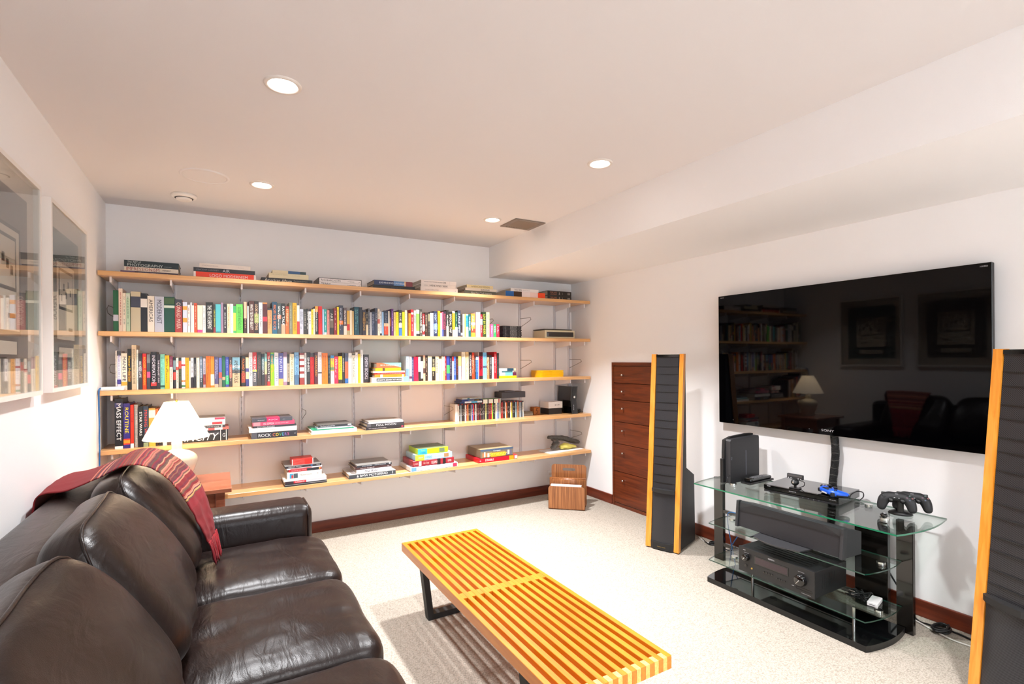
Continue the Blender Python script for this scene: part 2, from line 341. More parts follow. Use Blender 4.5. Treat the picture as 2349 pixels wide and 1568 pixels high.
# upright books: shelf, left x, right x, height, cover colour, bands, spine print, kind, label
BOOKS=[
(2, 0.078, 0.105, 0.263, '0f5c34', [(0.26, 0.41, 'c9c9d4')], None, None, 'tall deep green book with a pale grey band, leftmost on the second shelf down'),
(2, 0.106, 0.127, 0.276, 'e9d2bd', [], ('~', 'b0472a'), None, 'tall cream book, between deep green and cream, second shelf down'),
(2, 0.127, 0.143, 0.248, 'efe3ca', [], ('~', '8a8a80'), None, 'thin cream book, between cream and light green, second shelf down'),
(2, 0.144, 0.165, 0.249, 'bcd3b4', [(0.86, 0.97, 'd3dccb')], ('~', '5f8a6a'), None, 'tall light green book, between cream and light tan, second shelf down'),
(2, 0.168, 0.22, 0.26, 'cbbfa0', [(0.61, 0.88, '3c3f50')], None, None, 'thick light tan book, between light green and black, second shelf down'),
(2, 0.22, 0.255, 0.252, '17171c', [(0.64, 0.86, 'ece4da')], None, None, 'tall black book, between light tan and cream, second shelf down'),
(2, 0.256, 0.293, 0.237, 'eadfce', [], ('AMERICAS', '4a4038'), None, 'cream book lettered AMERICAS beside the black one, second shelf down'),
(2, 0.294, 0.345, 0.236, 'b9bcc8', [], ('MODERNIST', '3c3c4a'), None, 'thick pale grey book, between cream and dark teal, second shelf down'),
(2, 0.345, 0.404, 0.236, '0b4534', [(0.69, 0.76, 'c2c9b8'), (0.8, 0.97, '3e5a34')], None, None, 'thick dark teal book, between pale grey and red, second shelf down'),
(2, 0.405, 0.446, 0.222, '9d3a38', [(0.8, 1, '3a3a42')], ('CONRAD MASIA', 'e3c3b4'), None, 'red book, between dark teal and pale grey, second shelf down'),
(2, 0.449, 0.474, 0.207, 'c8ccda', [(0.74, 0.86, 'ef9a42'), (0.34, 0.48, 'ef9a42')], None, None, 'pale grey book, right of the red and left of the white one, second shelf down'),
(2, 0.476, 0.49, 0.189, 'e9e2d8', [], ('~', 'b05a50'), None, 'thin white book, between pale grey and white, second shelf down'),
(2, 0.492, 0.501, 0.205, 'dcdcdc', [(0.0, 1, 'cfcfd3')], None, None, 'thin white book, right of the white and left of the cream one, second shelf down'),
(2, 0.501, 0.513, 0.186, 'efe0cf', [], None, None, 'thin cream book, right of the white and left of the red one, second shelf down'),
(2, 0.513, 0.531, 0.202, 'b8492c', [], ('~', 'f0c6a0'), None, 'slim red book, right of the cream and left of the cream one, second shelf down'),
(2, 0.532, 0.561, 0.188, 'f0dcb8', [(0, 0.12, 'e83d7e')], None, None, 'cream book, right of the red and left of the white one, second shelf down'),
(2, 0.562, 0.58, 0.189, 'e0d8cc', [], ('~', '777777'), None, 'thin white book, right of the cream and left of the black one, second shelf down'),
(2, 0.581, 0.624, 0.212, '1a1915', [], ('THE TENTH SERPENT', 'e8e4da'), None, 'black book, right of the white and left of the black one, second shelf down'),
(2, 0.625, 0.639, 0.2, '2b2e26', [(0, 0.2, '7a2a2e')], ('CIRCLE SPENCER', 'd8d050'), None, 'thin black book, right of the black and left of the teal one, second shelf down'),
(2, 0.639, 0.67, 0.201, '4aa3a8', [(0, 0.06, '2c6b73')], None, None, 'teal book, right of the black and left of the pink one, second shelf down'),
(2, 0.671, 0.685, 0.213, '8d7386', [], None, None, 'thin pink book, right of the teal and left of the black one, second shelf down'),
(2, 0.685, 0.707, 0.203, '28242a', [], ('~', 'f0eeea'), None, 'slim black book, right of the pink and left of the beige one, second shelf down'),
(2, 0.708, 0.726, 0.206, 'dcc39c', [], ('~', 'a5733f'), None, 'slim beige book, right of the black and left of the white one, second shelf down'),
(2, 0.727, 0.745, 0.207, 'dfd9d2', [], ('~', '9a9a9a'), None, 'slim white book, right of the beige and left of the green one, second shelf down'),
(2, 0.745, 0.762, 0.193, '3a9a55', [(0.1, 0.75, 'c9b94a')], None, None, 'thin green book, right of the white and left of the green one, second shelf down'),
(2, 0.763, 0.805, 0.207, '5cb748', [], ('COGNITIVE ANTHOLOGY', '2f7030'), None, 'green book, right of the green and left of the black one, second shelf down'),
(2, 0.81, 0.829, 0.225, '33211c', [(0.48, 1, 'd0a184')], ('~', 'c9a07e'), None, 'slim black book, between green and pale grey, second shelf down'),
(2, 0.832, 0.842, 0.196, 'd4d0bd', [], None, None, 'thin pale grey book, between black and dark maroon, second shelf down'),
(2, 0.843, 0.877, 0.233, '43221c', [], ('WHITE TEETH ON BEAUTY', 'e6ddd0'), None, 'dark maroon book, between pale grey and black, second shelf down'),
(2, 0.877, 0.905, 0.233, '241b18', [(0.34, 0.62, '7d8f4e')], ('LOCKE AND THE DYING', 'e0b890'), None, 'black book, between dark maroon and pale grey, second shelf down'),
(2, 0.906, 0.93, 0.225, 'cdc8c5', [], ('Time and Again', '222222'), None, 'pale grey book lettered Time and Again beside the black one, second shelf down'),
(2, 0.931, 0.961, 0.226, '4a1c1c', [(0.4, 0.55, 'a32a35'), (0.96, 1, 'c87a3c')], None, None, 'maroon book, right of the pale grey and left of the tan one, second shelf down'),
(2, 0.962, 0.991, 0.185, 'c58a58', [(0.93, 1, '2b2b33')], ('~', '8a5528'), None, 'tan book, right of the maroon and left of the deep blue one, second shelf down'),
(2, 0.993, 1.025, 0.234, '173c50', [(0.0, 0.25, '15546e')], ('FROM THE ROCK', 'd8712e'), None, 'deep blue book, right of the tan and left of the charcoal one, second shelf down'),
(2, 1.026, 1.052, 0.226, '3d4745', [(0.5, 0.62, 'c9745a')], ('~', 'd8d8d0'), None, 'charcoal book, right of the deep blue and left of the black one, second shelf down'),
(2, 1.053, 1.08, 0.225, '211f1d', [(0, 0.33, 'c89074')], ('RAW TALK', 'f0eee8'), None, 'black book, right of the charcoal and left of the orange one, second shelf down'),
(2, 1.082, 1.105, 0.206, 'b95c28', [(0.9, 1, '8b2d20')], ('~', 'f2cfa0'), None, 'slim orange book, right of the black and left of the grey one, second shelf down'),
(2, 1.107, 1.128, 0.235, '6f705a', [], ('~', 'b5b298'), None, 'slim grey book, right of the orange and left of the gold one, second shelf down'),
(2, 1.129, 1.158, 0.233, 'c69a1e', [], ('THE ORDINARY GOLD', '7a5510'), None, 'gold book, right of the grey and left of the cream one, second shelf down'),
(2, 1.159, 1.177, 0.216, 'e5d9c5', [(0, 0.45, 'b03435')], None, None, 'slim cream book, between gold and pale grey, second shelf down'),
(2, 1.178, 1.203, 0.189, 'b4b7c2', [], ('~', '4a4a55'), None, 'pale grey book, right of the cream and left of the black one, second shelf down'),
(2, 1.204, 1.226, 0.19, '2e2c28', [], ('~', 'bdb7aa'), None, 'slim black book, between pale grey and black, second shelf down'),
(2, 1.226, 1.237, 0.193, '1f1c1c', [], ('~', 'f3efe6'), None, 'thin black book, between black and white, second shelf down, leftmost such'),
(2, 1.238, 1.258, 0.194, 'e8e3df', [(0.9, 1, '3a343a')], ('THE FIX', '222222'), None, 'slim white book, right of the black and left of the gold one, second shelf down'),
(2, 1.259, 1.272, 0.19, 'ecca22', [], ('~', '444422'), None, 'thin gold book, right of the white and left of the cream one, second shelf down'),
(2, 1.273, 1.285, 0.195, 'ecdcbe', [], ('~', '99876a'), None, 'thin cream book, right of the gold and left of the black one, second shelf down'),
(2, 1.286, 1.307, 0.215, '1f1b20', [(0.8, 1, 'e8983a')], ('Without Reservation', 'e8e0d0'), None, 'slim black book, right of the cream and left of the red one, second shelf down'),
(2, 1.309, 1.336, 0.216, 'c91b1c', [], ('~', '8e1012'), None, 'red book, right of the black and left of the light blue one, second shelf down'),
(2, 1.338, 1.349, 0.195, 'a9c3dc', [], None, None, 'thin light blue book, between red and teal, second shelf down'),
(2, 1.35, 1.368, 0.196, '1f9790', [(0.0, 0.1, 'e8eeee')], ('~', 'e6f2f0'), None, 'slim teal book, between light blue and salmon, second shelf down'),
(2, 1.37, 1.389, 0.189, 'c98379', [], ('~', '7d3d35'), None, 'slim salmon book, right of the teal and left of the black one, second shelf down'),
(2, 1.39, 1.419, 0.198, '2a201d', [(0.28, 0.62, '6b5a4a')], ('ARE', 'cfc8c0'), None, 'black book, right of the salmon and left of the red one, second shelf down'),
(2, 1.421, 1.443, 0.206, '85171d', [], ('~', 'f0b7b0'), None, 'slim red book, right of the black and left of the yellow one, second shelf down'),
(2, 1.445, 1.459, 0.217, 'f0d81c', [], ('~', '777711'), None, 'thin yellow book, right of the red and left of the charcoal one, second shelf down'),
(2, 1.46, 1.49, 0.23, '363b4b', [(0.36, 0.49, 'ec7a22')], ('~', 'c0c4d0'), None, 'charcoal book, right of the yellow and left of the charcoal one, second shelf down'),
(2, 1.493, 1.518, 0.212, '5c4a48', [(0, 0.34, 'e7dccb')], ('~', 'f0e8e0'), None, 'charcoal book, right of the charcoal and left of the gold one, second shelf down'),
(2, 1.519, 1.539, 0.191, 'd9a93c', [(0.2, 0.45, 'cc2a20'), (0, 0.18, 'b8b080')], None, None, 'slim gold book, right of the charcoal and left of the cream one, second shelf down'),
(2, 1.54, 1.557, 0.194, 'f0e2c2', [], None, None, 'thin cream book, right of the gold and left of the tan one, second shelf down'),
(2, 1.558, 1.571, 0.19, 'cfae72', [], None, None, 'thin tan book, between cream and dark teal, second shelf down'),
(2, 1.574, 1.611, 0.223, '0c4654', [], ('~', '6fc0c0'), None, 'dark teal book, right of the tan and left of the black one, second shelf down'),
(2, 1.613, 1.636, 0.222, '191b22', [], None, None, 'slim black book, between dark teal and black, second shelf down'),
(2, 1.637, 1.664, 0.201, '2c2430', [(0.5, 0.7, '6a4d2a')], ('ROAD SIGNS', 'd9a840'), None, 'black book, right of the black and left of the black one, second shelf down'),
(2, 1.665, 1.681, 0.189, '1f1a16', [(0, 0.45, 'e3cfa8')], ('~', 'd9c9a5'), None, 'thin black book, right of the black and left of the grey one, second shelf down'),
(2, 1.682, 1.696, 0.215, '56585e', [], ('~', 'a9aab0'), None, 'thin grey book, between black and pale grey, second shelf down'),
(2, 1.697, 1.71, 0.185, 'b6bac2', [], None, None, 'thin pale grey book, between grey and deep blue, second shelf down'),
(2, 1.711, 1.735, 0.191, '26334f', [], ('~', 'a2aec8'), None, 'deep blue book, between pale grey and charcoal, second shelf down'),
(2, 1.736, 1.756, 0.22, '3c4254', [], ('COLD', 'b8c0d0'), None, 'slim charcoal book, between deep blue and cream, second shelf down'),
(2, 1.757, 1.774, 0.215, 'e9dcc8', [(0.45, 0.62, 'c94c30')], ('~', '777066'), None, 'thin cream book, right of the charcoal and left of the white one, second shelf down'),
(2, 1.775, 1.789, 0.196, 'e6e6e4', [(0, 0.1, '2a2a3a')], ('~', '30304a'), None, 'thin white book, between cream and light blue, second shelf down'),
(2, 1.791, 1.806, 0.194, '8fb6d8', [], None, None, 'thin light blue book, between white and charcoal, second shelf down'),
(2, 1.808, 1.842, 0.203, '2c3344', [(0.05, 0.5, 'c7452a'), (0.38, 0.5, 'e9b98a')], ('~', '8a92a8'), None, 'charcoal book, between light blue and pale grey, second shelf down'),
(2, 1.843, 1.854, 0.201, 'd9cfc2', [], None, None, 'thin pale grey book, between charcoal and black, second shelf down'),
(2, 1.855, 1.867, 0.197, '30201c', [(0.4, 0.75, '8a4a1a')], None, None, 'thin black book, between pale grey and purple, second shelf down'),
(2, 1.868, 1.886, 0.22, '5a2b72', [], ('~', 'd8b9e8'), None, 'thin purple book, right of the black and left of the tan one, second shelf down'),
(2, 1.888, 1.903, 0.193, 'd9b877', [], ('~', '8a6a3a'), None, 'thin tan book, right of the purple and left of the yellow one, second shelf down'),
(2, 1.905, 1.928, 0.196, 'f0d814', [], ('~', '8a7c10'), None, 'slim yellow book, right of the tan and left of the charcoal one, second shelf down'),
(2, 1.93, 1.956, 0.213, '2b2d33', [(0.32, 0.5, 'c2c6d2'), (0, 0.3, '3a74b8')], ('BLUE SEA', 'e8e0d0'), None, 'charcoal book, right of the yellow and left of the yellow one, second shelf down'),
(2, 1.958, 1.979, 0.198, 'd9dc18', [], None, None, 'slim yellow book, right of the charcoal and left of the cream one, second shelf down'),
(2, 1.981, 2.0, 0.212, 'ecd9b8', [(0.0, 0.1, 'f0f0e0')], ('~', '9b8960'), None, 'slim cream book, right of the yellow and left of the brown one, second shelf down'),
(2, 2.001, 2.01, 0.202, '5b3a22', [], None, None, 'thin brown book, right of the cream and left of the orange one, second shelf down'),
(2, 2.012, 2.031, 0.19, 'ee8a12', [], ('~', '7a4a10'), None, 'slim orange book, right of the brown and left of the red one, second shelf down'),
(2, 2.033, 2.054, 0.222, 'cc2430', [(0.82, 0.88, 'f0f0f0')], ('~', 'f5cfcf'), None, 'slim red book, between orange and pale grey, second shelf down'),
(2, 2.057, 2.076, 0.215, 'b8b8b4', [(0, 0.3, 'dfe3e6')], ('UNDER', '333333'), None, 'slim pale grey book, between red and white, second shelf down'),
(2, 2.078, 2.105, 0.222, 'eceade', [(0.2, 0.85, '84c24a'), (0, 0.1, '26262a')], None, None, 'white book, right of the pale grey and left of the charcoal one, second shelf down'),
(2, 2.108, 2.13, 0.228, '45423c', [], ('FEAR AND THE', 'e8e0d0'), None, 'slim charcoal book, right of the white and left of the red one, second shelf down'),
(2, 2.131, 2.152, 0.192, '8a2628', [(0.25, 0.52, 'e9d9d2'), (0.0, 0.08, 'e9e4da')], ('~', 'f0d0c8'), None, 'slim red book, right of the charcoal and left of the black one, second shelf down'),
(2, 2.155, 2.179, 0.201, '34231c', [], ('~', 'b9a58a'), None, 'black book, right of the red and left of the black one, second shelf down'),
(2, 2.181, 2.198, 0.199, '2b2a28', [(0.65, 0.95, '8a8260')], ('~', '77746a'), None, 'thin black book, between black and white, second shelf down, rightmost such'),
(2, 2.2, 2.229, 0.2, 'e4e2de', [], ('~', '6b6b6b'), None, 'white book, right of the black and left of the dark blue one, second shelf down'),
(2, 2.231, 2.265, 0.215, '1e2744', [(0.28, 0.5, '5d79b8')], ('NIGHT THEATER', 'a9b8d8'), None, 'dark blue book, right of the white and left of the orange one, second shelf down'),
(2, 2.268, 2.291, 0.219, 'f2a00c', [], ('~', '9a6a10'), None, 'slim orange book, between dark blue and cream, second shelf down'),
(2, 2.292, 2.305, 0.203, 'eed9cf', [], None, None, 'thin cream book, right of the orange and left of the red one, second shelf down'),
(2, 2.306, 2.32, 0.212, 'd24f68', [(0, 0.3, '41539c')], None, None, 'thin red book, right of the cream and left of the black one, second shelf down'),
(2, 2.321, 2.344, 0.218, '2a1f2a', [], ('EARTHMAN', 'c94f60'), None, 'slim black book, right of the red and left of the black one, second shelf down'),
(2, 2.346, 2.368, 0.23, '26221e', [(0.0, 0.4, 'd9c391')], ('VILLARD', 'efe6cf'), None, 'slim black book, right of the black and left of the black one, second shelf down'),
(2, 2.37, 2.401, 0.217, '1d1b1c', [], ('SPECIAL TAP', 'd8d0b8'), None, 'black book, right of the black and left of the gold one, second shelf down'),
(2, 2.403, 2.426, 0.221, 'f0b41a', [(0.0, 0.28, 'ece7e0'), (0.93, 1, 'f0e9da')], ('~', '444444'), None, 'slim gold book, between black and dark teal, second shelf down'),
(2, 2.428, 2.45, 0.214, '1c4030', [(0, 0.4, 'ebe7df')], ('~', '8ab89a'), None, 'slim dark teal book, between gold and charcoal, second shelf down'),
(2, 2.452, 2.481, 0.231, '2a3140', [], ('A PALE VIEW', 'b8c4cf'), None, 'charcoal book, right of the dark teal and left of the black one, second shelf down'),
(2, 2.482, 2.499, 0.103, '2b1f1c', [(0.15, 0.35, 'eee6da')], None, None, 'thin black book, between charcoal and pale grey, second shelf down'),
(2, 2.5, 2.518, 0.2, 'd9d2c6', [], None, None, 'thin pale grey book, between black and yellow, second shelf down'),
(2, 2.52, 2.528, 0.203, 'c9c23a', [], None, None, 'thin yellow book, between pale grey and white, second shelf down'),
(2, 2.529, 2.553, 0.201, 'e6ecef', [(0.45, 0.95, '2f86b4')], ('~', '244f6a'), None, 'white book, right of the yellow and left of the deep teal one, second shelf down'),
(2, 2.555, 2.578, 0.202, '17504f', [], ('WHEREVER', 'c6dfd8'), None, 'slim deep teal book, between white and orange, second shelf down'),
(2, 2.581, 2.62, 0.209, 'd98238', [(0.52, 0.62, 'efe3da'), (0.2, 0.36, '9d3c28'), (0, 0.16, 'e08a2e')], ('~', 'f0d8b8'), None, 'orange book, between deep teal and pale grey, second shelf down'),
(2, 2.632, 2.672, 0.222, 'cfc9cc', [], ('~', 'a8a0a8'), None, 'pale grey book, right of the orange and left of the red one, second shelf down'),
(2, 2.674, 2.692, 0.204, 'c0202a', [(0.55, 0.8, 'efe9e2')], ('~', 'efd9d9'), None, 'slim red book, between pale grey and black, second shelf down'),
(2, 2.694, 2.729, 0.227, '22361f', [], ('LEAF BY FINDER', 'b9b83c'), None, 'black book, right of the red and left of the beige one, second shelf down'),
(2, 2.731, 2.763, 0.226, 'ecc894', [], ('MEET THE JETSON', '9a7448'), None, 'beige book, right of the black and left of the pink one, second shelf down'),
(2, 2.774, 2.801, 0.119, 'd95a85', [], ('~', 'f2cfdc'), None, 'pink book, right of the beige and left of the green one, second shelf down'),
(2, 2.804, 2.831, 0.12, '2f9355', [], ('~', 'cfeed8'), None, 'green book, right of the pink and left of the red one, second shelf down'),
(2, 2.834, 2.863, 0.121, 'b22742', [], ('~', 'efc0c8'), None, 'red book, last of the row on the second shelf down'),
(3, 0.083, 0.091, 0.252, 'e6ddd2', [], ('~', '333333'), None, 'thin white book, leftmost on the third shelf down'),
(3, 0.092, 0.112, 0.25, 'e3e0ea', [(0.88, 1, '45454c'), (0.15, 0.27, '3c3488')], ('~', '6c5fb0'), None, 'tall white book, right of the white and left of the cream one, third shelf down'),
(3, 0.113, 0.144, 0.236, 'eae2cf', [(0.12, 0.22, 'dba93e')], ('MANS LIFE', '26324a'), None, 'cream book lettered MANS LIFE beside the white one, third shelf down'),
(3, 0.145, 0.166, 0.264, '1a1613', [(0.22, 0.45, '6a4128')], ('Homer Price Ltd', 'efc41c'), None, 'tall black book, right of the cream and left of the beige one, third shelf down'),
(3, 0.167, 0.192, 0.289, 'd6c3a2', [], ('BOGUS COMMAND RING OF THE BOWIE', '4a453c'), None, 'tall beige book, right of the black and left of the white one, third shelf down'),
(3, 0.193, 0.201, 0.258, 'eef0ea', [(0.25, 0.45, 'f8f8f8')], ('~', '3f8a62'), None, 'thin white book, right of the beige and left of the charcoal one, third shelf down'),
(3, 0.202, 0.222, 0.235, '34343a', [(0.5, 0.62, '8a8a96')], ('IBERO LIFE', 'e6e6ea'), None, 'slim charcoal book, right of the white and left of the red one, third shelf down'),
(3, 0.224, 0.245, 0.233, 'd2232a', [(0, 0.55, 'd5481e')], ('ROGER CORMAN', 'f0c020'), None, 'slim red book, right of the charcoal and left of the charcoal one, third shelf down'),
(3, 0.247, 0.266, 0.229, '3c3d48', [(0.75, 1, '77777b'), (0.33, 0.5, 'e0507e')], None, None, 'slim charcoal book, right of the red and left of the black one, third shelf down'),
(3, 0.268, 0.3, 0.244, '16141a', [(0.08, 0.18, 'c23a3a')], ('INFORMATION', 'e2dce8'), None, 'black book lettered INFORMATION beside the charcoal one, third shelf down'),
(3, 0.301, 0.319, 0.229, '26232a', [], ('THE UNQUIET SUN', 'e9e2ea'), None, 'black book lettered THE UNQUIET SUN beside the black one, third shelf down'),
(3, 0.32, 0.344, 0.229, '7fcab8', [(0.04, 0.1, '2a5a4e')], ('~', '4a8f80'), None, 'slim teal book, right of the black and left of the gold one, third shelf down'),
(3, 0.345, 0.37, 0.221, 'e3b40c', [], ('~', '6d5508'), None, 'gold book, right of the teal and left of the cream one, third shelf down'),
(3, 0.371, 0.389, 0.216, 'e6dcc8', [(0.66, 1, '7d3350')], ('~', '8d7f70'), None, 'slim cream book, right of the gold and left of the black one, third shelf down'),
(3, 0.391, 0.406, 0.208, '22242a', [(0.27, 0.52, 'd2433c'), (0.6, 0.9, '6c8088')], None, None, 'thin black book, right of the cream and left of the cream one, third shelf down'),
(3, 0.407, 0.421, 0.205, 'eadfce', [(0.6, 0.7, 'c23a34')], ('~', '88796a'), None, 'thin cream book, right of the black and left of the black one, third shelf down'),
(3, 0.422, 0.437, 0.205, '2b2f24', [(0.64, 0.9, 'b43a30')], ('~', '7f9358'), None, 'thin black book, right of the cream and left of the white one, third shelf down'),
(3, 0.438, 0.459, 0.207, 'e2dde0', [(0.72, 0.78, 'b22a30'), (0.2, 0.26, 'd87f3c'), (0.04, 0.1, '3c7f50')], ('~', 'a8a0b0'), None, 'slim white book, right of the black and left of the gold one, third shelf down'),
(3, 0.46, 0.48, 0.205, 'e59d0d', [], ('~', '7a5510'), None, 'slim gold book, right of the white and left of the cream one, third shelf down'),
(3, 0.481, 0.49, 0.203, 'e2d6be', [(0.9, 1, '6b6258')], None, None, 'thin cream book, right of the gold and left of the white one, third shelf down'),
(3, 0.491, 0.507, 0.205, 'e3e0e2', [(0, 0.35, '1e1b20')], ('~', '3a3640'), None, 'thin white book, right of the cream and left of the black one, third shelf down'),
(3, 0.508, 0.522, 0.205, '1d1d1e', [], ('NORTHERN', 'b8b8b4'), None, 'thin black book, right of the white and left of the cream one, third shelf down'),
(3, 0.523, 0.541, 0.205, 'e9dfc8', [], ('~', 'aca08a'), None, 'slim cream book, right of the black and left of the blue one, third shelf down'),
(3, 0.542, 0.56, 0.215, '65758a', [(0, 0.3, '3a4248')], ('~', 'd0dae2'), None, 'slim blue book, between cream and pale grey, third shelf down'),
(3, 0.562, 0.577, 0.2, 'a8a3b0', [(0.1, 0.45, '8a3c38')], ('~', '4a3a5c'), None, 'thin pale grey book, between blue and orange, third shelf down'),
(3, 0.579, 0.605, 0.215, 'ee6b14', [], ('~', '9d4410'), None, 'orange book, right of the pale grey and left of the orange one, third shelf down'),
(3, 0.606, 0.628, 0.213, 'ee7c1e', [(0.06, 0.42, 'f2ddb8')], None, None, 'slim orange book, right of the orange and left of the blue one, third shelf down'),
(3, 0.629, 0.653, 0.211, '4c4a72', [(0.0, 0.1, 'c8a890')], ('~', 'b8b4d8'), None, 'blue book, right of the orange and left of the blue one, third shelf down'),
(3, 0.655, 0.674, 0.204, '5660a8', [(0.3, 0.5, 'd8564a'), (0, 0.28, '8f8a7a')], None, None, 'slim blue book, between blue and deep teal, third shelf down'),
(3, 0.675, 0.695, 0.217, '1d5a44', [(0.22, 0.32, 'b89878')], None, None, 'slim deep teal book, between blue and blue, third shelf down'),
(3, 0.696, 0.717, 0.21, '35469a', [(0.08, 0.38, '35b06c')], ('~', 'a8b4e0'), None, 'slim blue book, between deep teal and charcoal, third shelf down'),
(3, 0.719, 0.736, 0.208, '3a3230', [(0.3, 0.75, '9a5a4a')], ('~', 'c8b8a8'), None, 'thin charcoal book, between blue and light tan, third shelf down'),
(3, 0.738, 0.785, 0.206, 'c8b08c', [(0.58, 1, '76a3b4'), (0.46, 0.58, '56595c'), (0.64, 0.72, 'b8d0d8')], ('AMERICAN FOLK', '3c362c'), None, 'thick light tan book, between charcoal and black, third shelf down'),
(3, 0.793, 0.819, 0.216, '1d1a1a', [(0.12, 0.44, '8a2a2c')], ('FOUND SECRETS', 'e07a2a'), None, 'black book, right of the light tan and left of the beige one, third shelf down'),
(3, 0.821, 0.841, 0.205, 'e7cf9e', [(0, 0.25, '3a3f78'), (0.5, 0.62, '4a4680')], None, None, 'slim beige book, right of the black and left of the white one, third shelf down'),
(3, 0.842, 0.864, 0.241, 'e6e3e6', [], ('SUPERSIGN', '1d1d1d'), None, 'white book lettered SUPERSIGN beside the beige one, third shelf down'),
(3, 0.865, 0.892, 0.241, '4a4e55', [(0.49, 1, 'c62329'), (0.43, 0.48, 'e8dc2a')], ('THREE EASY PIECES', 'e8dede'), None, 'charcoal book lettered THREE EASY PIECES beside the white one, third shelf down'),
(3, 0.893, 0.922, 0.241, '33302d', [], ('~', '7a5a50'), None, 'charcoal book, right of the charcoal and left of the black one, third shelf down'),
(3, 0.923, 0.942, 0.23, '242629', [(0.5, 0.9, '2c5a5e')], ('GORGEOUS', 'e4e4e0'), None, 'slim black book, between charcoal and light tan, third shelf down'),
(3, 0.943, 0.958, 0.232, 'd8c890', [(0.75, 1, '86b4b0'), (0, 0.35, '5a3c38')], None, None, 'thin light tan book, between black and black, third shelf down'),
(3, 0.959, 0.98, 0.241, '2b1c1c', [(0.8, 1, 'a8261f'), (0, 0.12, 'b02a26')], ('THE PRIVATE SIDE', 'e0d8d0'), None, 'slim black book, between light tan and green, third shelf down'),
(3, 0.981, 1.005, 0.239, '84c714', [(0.64, 0.96, '2a8a80')], ('~', 'e88a1a'), None, 'slim green book, right of the black and left of the white one, third shelf down'),
(3, 1.007, 1.034, 0.239, 'e4e7ec', [], ('STUDIO STATES', '3a5a8a'), None, 'white book, right of the green and left of the blue one, third shelf down'),
(3, 1.035, 1.066, 0.236, '4f5096', [(0, 0.2, 'e3ac5c')], ('KNUTH', 'c9ccea'), None, 'blue book, right of the white and left of the pale grey one, third shelf down'),
(3, 1.067, 1.092, 0.243, 'd9c4cf', [(0.86, 1, '8a6f8c'), (0, 0.1, '9a7f9a')], None, None, 'pale grey book, right of the blue and left of the charcoal one, third shelf down'),
(3, 1.093, 1.109, 0.227, '302c2a', [(0.1, 0.7, 'a89d86')], ('~', '4a443c'), None, 'thin charcoal book, between pale grey and cream, third shelf down'),
(3, 1.11, 1.139, 0.229, 'e6ddb8', [], ('MONEY MAKING', '85794e'), None, 'cream book lettered MONEY MAKING beside the charcoal one, third shelf down'),
(3, 1.142, 1.173, 0.241, '7fb2dc', [(0, 0.3, '4a6f92')], ('UPPER WORLD', '3b6a9a'), None, 'light blue book, right of the cream and left of the red one, third shelf down'),
(3, 1.178, 1.211, 0.236, '8f3430', [(0.82, 0.94, 'efe8e0'), (0.62, 0.74, 'efe8e0'), (0.42, 0.54, 'efe8e0'), (0.22, 0.34, 'efe8e0')], None, None, 'red book, right of the light blue and left of the white one, third shelf down'),
(3, 1.213, 1.226, 0.238, 'e8e6e4', [], ('~', '222222'), None, 'thin white book, right of the red and left of the black one, third shelf down'),
(3, 1.227, 1.252, 0.241, '1d1b1c', [], ('SINNERS', 'e9e6e2'), None, 'black book, right of the white and left of the red one, third shelf down'),
(3, 1.253, 1.279, 0.236, 'd41a18', [(0.87, 1, '38302f')], ('~', '5a0808'), None, 'red book, right of the black and left of the dark maroon one, third shelf down'),
(3, 1.282, 1.307, 0.238, '4b1a26', [], ('MASSACRED', 'd89a2a'), None, 'dark maroon book, right of the red and left of the white one, third shelf down'),
(3, 1.308, 1.335, 0.243, 'ece3e0', [(0.33, 0.37, '222222')], ('~', '9a9090'), None, 'white book, right of the dark maroon and left of the orange one, third shelf down'),
(3, 1.337, 1.379, 0.236, 'ea7a14', [], ('~', '7a3a08'), None, 'orange book, right of the white and left of the black one, third shelf down'),
(3, 1.381, 1.398, 0.216, '23292b', [], ('~', '8aa0a0'), None, 'thin black book, right of the orange and left of the yellow one, third shelf down'),
(3, 1.4, 1.427, 0.217, 'd8c42c', [(0, 0.45, 'eadfe0'), (0.9, 1, '3c8ac0'), (0.48, 0.58, '3a9a48')], ('~', 'b03a80'), None, 'yellow book, right of the black and left of the red one, third shelf down'),
(3, 1.428, 1.456, 0.209, 'd81a48', [], ('~', 'f8d8e0'), None, 'red book, right of the yellow and left of the yellow one, third shelf down'),
(3, 1.458, 1.486, 0.211, 'e8d010', [(0, 0.14, '2a2820')], ('~', '55500c'), None, 'yellow book, right of the red and left of the black one, third shelf down'),
(3, 1.487, 1.504, 0.238, '262625', [], ('NORMANDS', 'd8d8d0'), None, 'thin black book, right of the yellow and left of the blue one, third shelf down'),
(3, 1.506, 1.531, 0.233, '48506a', [(0.16, 0.72, 'e0603c'), (0, 0.15, '2060a8')], None, None, 'blue book, right of the black and left of the white one, third shelf down'),
(3, 1.533, 1.559, 0.236, 'eef0ef', [], ('~', '9aa8a8'), None, 'white book, right of the blue and left of the cream one, third shelf down'),
(3, 1.561, 1.585, 0.231, 'ece4cc', [(0.94, 1, '55524a')], ('THIS IS THE WORLD', '444844'), None, 'cream book lettered THIS IS THE WORLD, third shelf down'),
(3, 1.587, 1.606, 0.24, 'f2eeea', [], ('~', 'a89a90'), None, 'slim white book, right of the cream and left of the yellow one, third shelf down'),
(3, 1.608, 1.625, 0.228, 'f0d814', [], None, None, 'thin yellow book, right of the white and left of the white one, third shelf down'),
(3, 1.627, 1.647, 0.26, 'eeeeee', [], ('~', '888888'), None, 'tall white book, right of the yellow and left of the charcoal one, third shelf down'),
(3, 1.65, 1.693, 0.223, '352f36', [], ('ISMITH BOOKS', 'd4ccd8'), None, 'charcoal book, right of the white and left of the pale blue one, third shelf down'),
